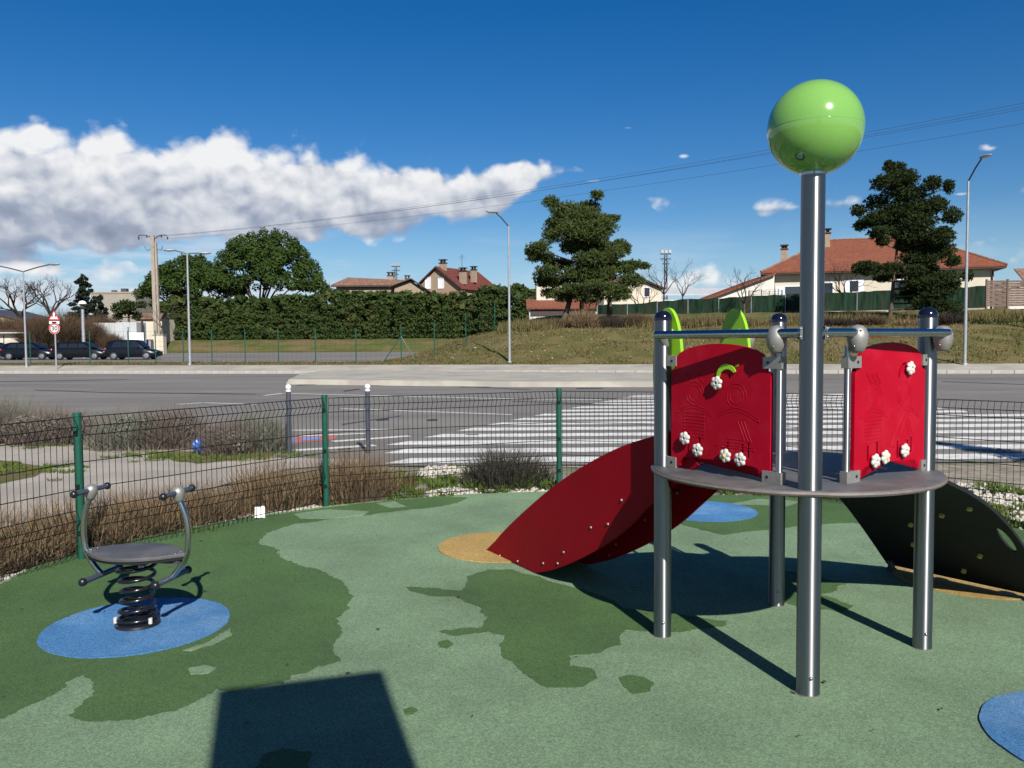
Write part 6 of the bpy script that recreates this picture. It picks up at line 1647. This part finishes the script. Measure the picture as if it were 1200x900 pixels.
# needle-clump trees from sighted clumps
def sighted(name, label, clumps, Y, spread, leaf_mt, dens, size, base, trunk_px, aspect=.4, up=.25, jit=.6, group=None, shell=.35, rtr=.22, tuft=False, tall=1.5):
    rd = random.Random(len(clumps))
    t = tree(name, label, 'tree', base, group)
    s_ = Y / FPX; cs, rs, per, lim = [], [], [], []
    for px, py, rx, ry in clumps:
        for rep in range(2 if rx > 12 else 1):
            dy = rd.uniform(-spread, spread); q = at(px + rd.uniform(-2, 2), py + rd.uniform(-1.5, 1.5), Y)
            cs.append((q.x - base[0], q.y - base[1] + dy, q.z - base[2])); a, b = rx * s_, ry * s_
            rs.append((a * 1.12, max(a * .8, .4), b * tall)); per.append(int(dens * (a * a + .3) ** .5 * (b + .35))); lim.append(cs[-1])
    C, Nn = clump_points(cs, rs, per, shell)
    if tuft:                                   # brushes of needles rather than single sprays
        k = 7; n = len(C); C2 = np.repeat(C, k, 0); d = rng.normal(0, 1, (n * k, 3)) + np.array([0, 0, .9]) + np.repeat(Nn, k, 0) * .6; d /= np.linalg.norm(d, axis=1)[:, None]
        tip = C2 + d * (size * rng.uniform(.7, 1.3, n * k))[:, None]; sd = np.cross(d, rng.normal(0, 1, (n * k, 3))); sd /= np.linalg.norm(sd, axis=1)[:, None] + 1e-9; sd *= size * .17
        V = np.stack([C2, tip * .55 + C2 * .45 + sd, tip, tip * .55 + C2 * .45 - sd], 1).reshape(-1, 3); F = np.arange(4 * n * k).reshape(-1, 4)
    else: V, F = leaf_quads(C, Nn * .6 + np.array([0, 0, up]), size, aspect, jit)
    arrays('crown', V, F, leaf_mt, t)
    bm = BM(); tr = []
    for path in trunk_px:
        P = [at(x, y, Y) - Vector(base) for x, y in path]; sp = smooth_path(P, 5); tr += sp
        n = len(sp); tube(bm, sp, [rtr * (1 - .8 * i / n) for i in range(n)], 8)
    finish(bm, 'trunk', 'bark', t, smooth=70)
    bm = BM()
    for e in lim:
        e = Vector(e); near = sorted(tr, key=lambda q: (q - e).length + max(0, q.z - e.z) * 3)[:1][0]
        tube(bm, [near, near.lerp(e, .55) + Vector((0, 0, -.1)), e], [.07, .05, .025], 5)
    finish(bm, 'branches', 'bark', t, smooth=70)
    return t
ced = [(700, 232, 7, 4), (690, 242, 14, 6), (664, 245, 18, 7), (644, 243, 9, 6), (720, 256, 9, 3.5), (706, 255, 13, 7), (680, 257, 22, 8), (654, 261, 14, 7), (700, 269, 20, 8), (672, 274, 22, 9), (727, 284, 9, 5), (731, 291, 7, 6), (647, 281, 11, 6), (629, 293, 13, 5), (621, 298, 7, 3.5), (700, 288, 18, 9), (672, 290, 17, 6), (641, 303, 11, 4), (714, 300, 14, 7), (692, 306, 21, 7), (656, 310, 17, 5), (640, 321, 14, 6), (636, 330, 9, 5), (720, 311, 14, 5), (741, 311, 13, 4), (755, 312, 7, 2.5), (706, 320, 21, 6), (676, 323, 22, 7), (651, 331, 15, 4), (731, 321, 10, 4), (694, 336, 18, 5), (716, 334, 12, 4), (668, 341, 14, 5), (735, 331, 14, 6), (718, 346, 16, 7), (660, 346, 14, 6), (642, 345, 9, 4), (690, 348, 16, 6), (628, 301, 9, 4), (690, 275, 20, 10), (694, 325, 20, 8)]
Y = 66; b0 = ground_at(662, Y)
sighted('cedar', 'big ragged cedar with leaning trunks on top of the grass bank', ced, Y, 2.6, 'cedar_leaf', 330, .20, tuple(b0), [[(656, 385), (664, 365), (672, 335), (684, 290), (696, 240)], [(682, 385), (682, 350), (686, 310)], [(713, 384), (714, 350), (708, 320)]], shell=.2, rtr=.26, tuft=True, tall=1.35)
pin = [(1055, 197, 9, 6), (1035, 200, 6, 6), (1073, 204, 7, 6), (1050, 211, 19, 7), (1027, 217, 7, 5), (1080, 221, 10, 6), (1100, 224, 5, 6), (1095, 239, 7, 6), (1060, 229, 22, 8), (1031, 237, 12, 7), (1012, 245, 8, 5), (1004, 250, 5, 3), (1085, 244, 15, 7), (1055, 247, 22, 7), (1100, 257, 11, 7), (1030, 257, 15, 6), (1012, 262, 7, 4), (1070, 264, 20, 8), (1105, 271, 8, 4), (1040, 271, 15, 5), (1020, 276, 8, 3.5), (1085, 281, 17, 7), (1060, 289, 13, 5), (1094, 294, 15, 7), (1030, 284, 9, 3.5), (1075, 304, 21, 7), (1105, 307, 8, 5), (1010, 312, 12, 3.5), (1030, 316, 18, 4.5), (1000, 314, 6, 3), (1090, 317, 17, 6), (1060, 319, 13, 4.5), (1095, 329, 19, 7), (1075, 334, 17, 5), (1110, 339, 7, 5), (1085, 345, 21, 6), (1100, 352, 13, 5), (1036, 325, 11, 3.5), (1118, 325, 6, 4), (1090, 361, 19, 6), (1070, 356, 12, 5), (1110, 367, 10, 4), (1050, 262, 16, 8), (1072, 250, 16, 8), (1080, 292, 14, 7), (1062, 278, 16, 6), (1098, 345, 14, 6), (1060, 332, 12, 5)]
Y = 62; b0 = ground_at(1040, Y)
sighted('black_pine', 'dark bushy pine standing in front of the red roofed house', pin, Y, 1.8, 'dark_pine_leaf', 330, .20, tuple(b0), [[(1039, 392), (1043, 370), (1047, 330), (1052, 280), (1055, 205)]], tuft=True, rtr=.2, tall=1.4)
# spruces at the left
for pxc, Y, tpy, bpy_, hwp, lab in ((98, 100, 322, 386, 22, 'tall dark spruce behind the post lamp'), (116, 98, 344, 386, 14, 'shorter dark spruce right of the tall spruce')):
    cl = []
    k = 0; y = tpy + 3
    while y < bpy_ - 3:
        f = (y - tpy) / (bpy_ - tpy); w_ = hwp * (f ** .75) * random.uniform(.75, 1.05)
        cl.append((pxc, y, max(1.5, w_ * .5), 1.9)); cl.append((pxc - w_ * .7, y + 1.5, max(1.0, w_ * .38), 1.3)); cl.append((pxc + w_ * .7, y + 1.5, max(1.0, w_ * .38), 1.3)); y += 4.4
    b0 = ground_at(pxc, Y); sighted('spruce', lab, cl, Y, .8, 'spruce_leaf', 420, .20, tuple(b0), [[(pxc, bpy_ + 14), (pxc, 360), (pxc, tpy + 2)]], group='dark spruces at the left')
cl = [(150, 356, 9, 4), (143, 362, 9, 5), (158, 360, 8, 4), (150, 366, 10, 4), (166, 358, 5, 3), (140, 370, 6, 3), (160, 368, 6, 4)]
b0 = ground_at(151, 100); sighted('evergreen_tree', 'small dark evergreen tree in front of the beige apartment block', cl, 100, 1.0, 'dark_pine_leaf', 320, .20, tuple(b0), [[(151, 398), (151, 375), (150, 360)]])
# bare trees
def bare(px, Y, base_py, top_py, label, depth=5, spread=.62, group='bare winter trees', mt='bare_twig', r=.16, seed=1, kids=(2, 3), up=.25, first=.30, ratio=.74, name='bare_tree'):
    rd = random.Random(seed); b = at(px, base_py, Y); h_ = top_z(px, top_py, Y) - b.z
    t = tree(name, label, 'tree', b, group)
    bm = BM(); tube(bm, [(0, 0, -.5), (rd.uniform(-.1, .1), 0, h_ * first * .5), (0, 0, h_ * first)], [r * 1.2, r, r * .85], 7); finish(bm, 'trunk', 'bark', t, smooth=70)
    bm = BM()
    for k in range(4):
        a = k * 1.57 + rd.uniform(-.4, .4); branches(bm, (0, 0, h_ * first), (math.cos(a) * spread, math.sin(a) * spread, 1), h_ * .33, r * .7, depth - 1, spread, 4, 0, up, ratio, kids, None, rd)
    finish(bm, 'branches', mt, t, smooth=0)
bare(24, 98, 392, 334, 'large bare round crowned tree at the left edge', depth=7, r=.30, seed=4, spread=.75, first=.33, kids=(2, 3), ratio=.70, up=.1)
bare(60, 100, 390, 334, 'pale bare tree with forked limbs left of the spruces', depth=7, r=.26, seed=8, spread=.66, first=.36, kids=(2, 3), ratio=.70, up=.15)
bare(778, 90, 358, 306, 'bare slender tree around the floodlight mast', depth=5, r=.10, seed=12, spread=.7, first=.25)
bare(800, 92, 358, 316, 'small bare tree right of the floodlight mast', depth=5, r=.09, seed=14, spread=.7, first=.25)
bare(872, 72, 372, 318, 'bare tree with crooked twigs before the annexe', depth=5, r=.10, seed=17, spread=.85, first=.30)
bare(990, 78, 366, 316, 'bare knotty tree by the left part of the red roofed house', depth=5, r=.13, seed=19, spread=.8, first=.30)
bare(752, 78, 380, 330, 'bare tree before the cream gabled house', depth=5, r=.10, seed=23, spread=.75, first=.28)
bare(690, 64, 386, 336, 'tangled bare tree under the right side of the cedar', depth=5, r=.10, seed=29, spread=.7, first=.25)
bare(190, 99, 396, 350, 'thin bare tree by the utility pole', depth=4, r=.07, seed=31, spread=.7, first=.25)
# twig bushes
def bush(px, Y, base_py, w_px, h_px, label, mt='brown_twig', n=2600, seed=0, group='winter bushes'):
    b = at(px, base_py, Y); s_ = Y / FPX
    b.z = max(b.z, terrain_z(b.x, Y))
    t = thing('winter_bush', label, 'bush', b, group)
    V, F = merge([blade_clump((0, 0, -.1), w_px * s_, h_px * s_, n, .55, .022, seed_r=.95), blade_clump((0, 0, -.1), w_px * s_ * .9, h_px * s_ * .75, n // 2, 1.1, .022), blade_clump((0, 0, -.1), w_px * s_, h_px * s_ * .45, n // 2, 1.1, .03)])
    arrays('twigs', V, F, mt, t)
for k, (px, Y, by, w_, h_, lb) in enumerate([(12, 88, 400, 22, 34, 'russet bush at the left frame edge above the cream building'), (46, 85, 404, 20, 40, 'brown twiggy bush behind the warning sign'), (75, 86, 404, 20, 44, 'tall russet bush between the sign and the post lamp'), (103, 90, 406, 15, 38, 'brown bush below the spruces'),
                                              (128, 90, 408, 14, 20, 'low scrubby bush against the mottled sheet wall'), (120, 95, 392, 16, 26, 'reddish bush above the sheet wall'), (-25, 90, 400, 24, 34, 'brown bush left of the frame edge')]):
    bush(px, Y, by, w_, h_, lb, seed=k)
for k, (px, Y, by, w_, h_, lb) in enumerate([(655, 63, 386, 14, 16, 'low brown bush at the foot of the leaning cedar trunk'), (684, 62, 387, 16, 24, 'dense brown brush under the middle of the cedar'), (712, 63, 386, 16, 28, 'reddish brush right of the cedar trunks'), (745, 64, 384, 16, 18, 'russet scrub at the left end of the green screen'), (785, 65, 383, 18, 16, 'brown scrub in front of the floodlight mast'),
                                              (825, 64, 383, 18, 16, 'brown scrub behind the left lime ear board'), (866, 63, 383, 18, 17, 'twiggy scrub behind the far lime ear board'), (905, 62, 384, 18, 18, 'brown scrub left of the tall post'), (980, 60, 386, 20, 18, 'dark scrub behind the right board'), (1020, 60, 387, 18, 20, 'brown scrub at the foot of the dark pine'), (1065, 59, 388, 18, 18, 'dry scrub right of the dark pine trunk'), (1108, 58, 389, 14, 20, 'pale dry scrub left of the tall street lamp')]):
    bush(px, Y - 2, by, w_ * random.uniform(.9, 1.4), (h_ + 2) * random.uniform(.5, 1.05), lb, seed=20 + k, mt=('brown_twig', 'straw', 'bare_twig')[k % 3], n=(1900, 1100, 1500)[k % 3])
# clipped dark hedge on the right
hb = at(1175, 396, 56); t = thing('low_hedge', 'low clipped dark hedge below the timber fence at the right edge', 'hedge', hb)
s_ = 56 / FPX; C, Nn = clump_points([((x - 1175) * s_, random.uniform(-.3, .3), .55 + random.uniform(-.1, .1)) for x in range(1137, 1250, 6)], [(.55, .7, .75)] * 19, [420] * 19, .5)
V, F = leaf_quads(C, Nn + np.array([0, 0, .3]), .075, .5, .6); arrays('foliage', V, F, 'hedge_leaf', t)
bm = BM(); [cyl(bm, ((x - 1175) * s_, 0, -.6), ((x - 1175) * s_, 0, .8), .05, seg=5) for x in range(1140, 1250, 12)]; finish(bm, 'stems', 'bark', t)
# cone tree added out of view on the right to throw the wedge of shade
p = Vector((7.95, 9.1, -.05)); t = thing('shade_cypress', 'slim clipped cypress added out of view at the right to shade the zebra stripes', 'tree', p)
cs = [(0, 0, .5 + .32 * k) for k in range(9)]; rs = [(.95 * (1 - k / 10.5),) * 2 + (.3,) for k in range(9)]
C, Nn = clump_points(cs, rs, [900 - 70 * k for k in range(9)], .3); V, F = leaf_quads(C, Nn, .05, .5, .6); arrays('crown', V, F, 'hedge_leaf', t)
bm = BM(); cyl(bm, (0, 0, -.1), (0, 0, 2.8), .05, .02, 8); finish(bm, 'trunk', 'bark', t)
# low far treeline along the horizon
C = []
rd = random.Random(77); cs, rs, per = [], [], []
for k in range(190):
    x = rd.uniform(-330, 330); y = rd.uniform(255, 330); h_ = rd.uniform(2, 5.5); cs.append((x, y, h_ * .6)); rs.append((rd.uniform(4, 9), 3, h_)); per.append(150)
C, Nn = clump_points(cs, rs, per, .5); V, F = leaf_quads(C, Nn, .75, .6, .7); stuff(arrays('far_woods', V, F, 'bare_twig'))
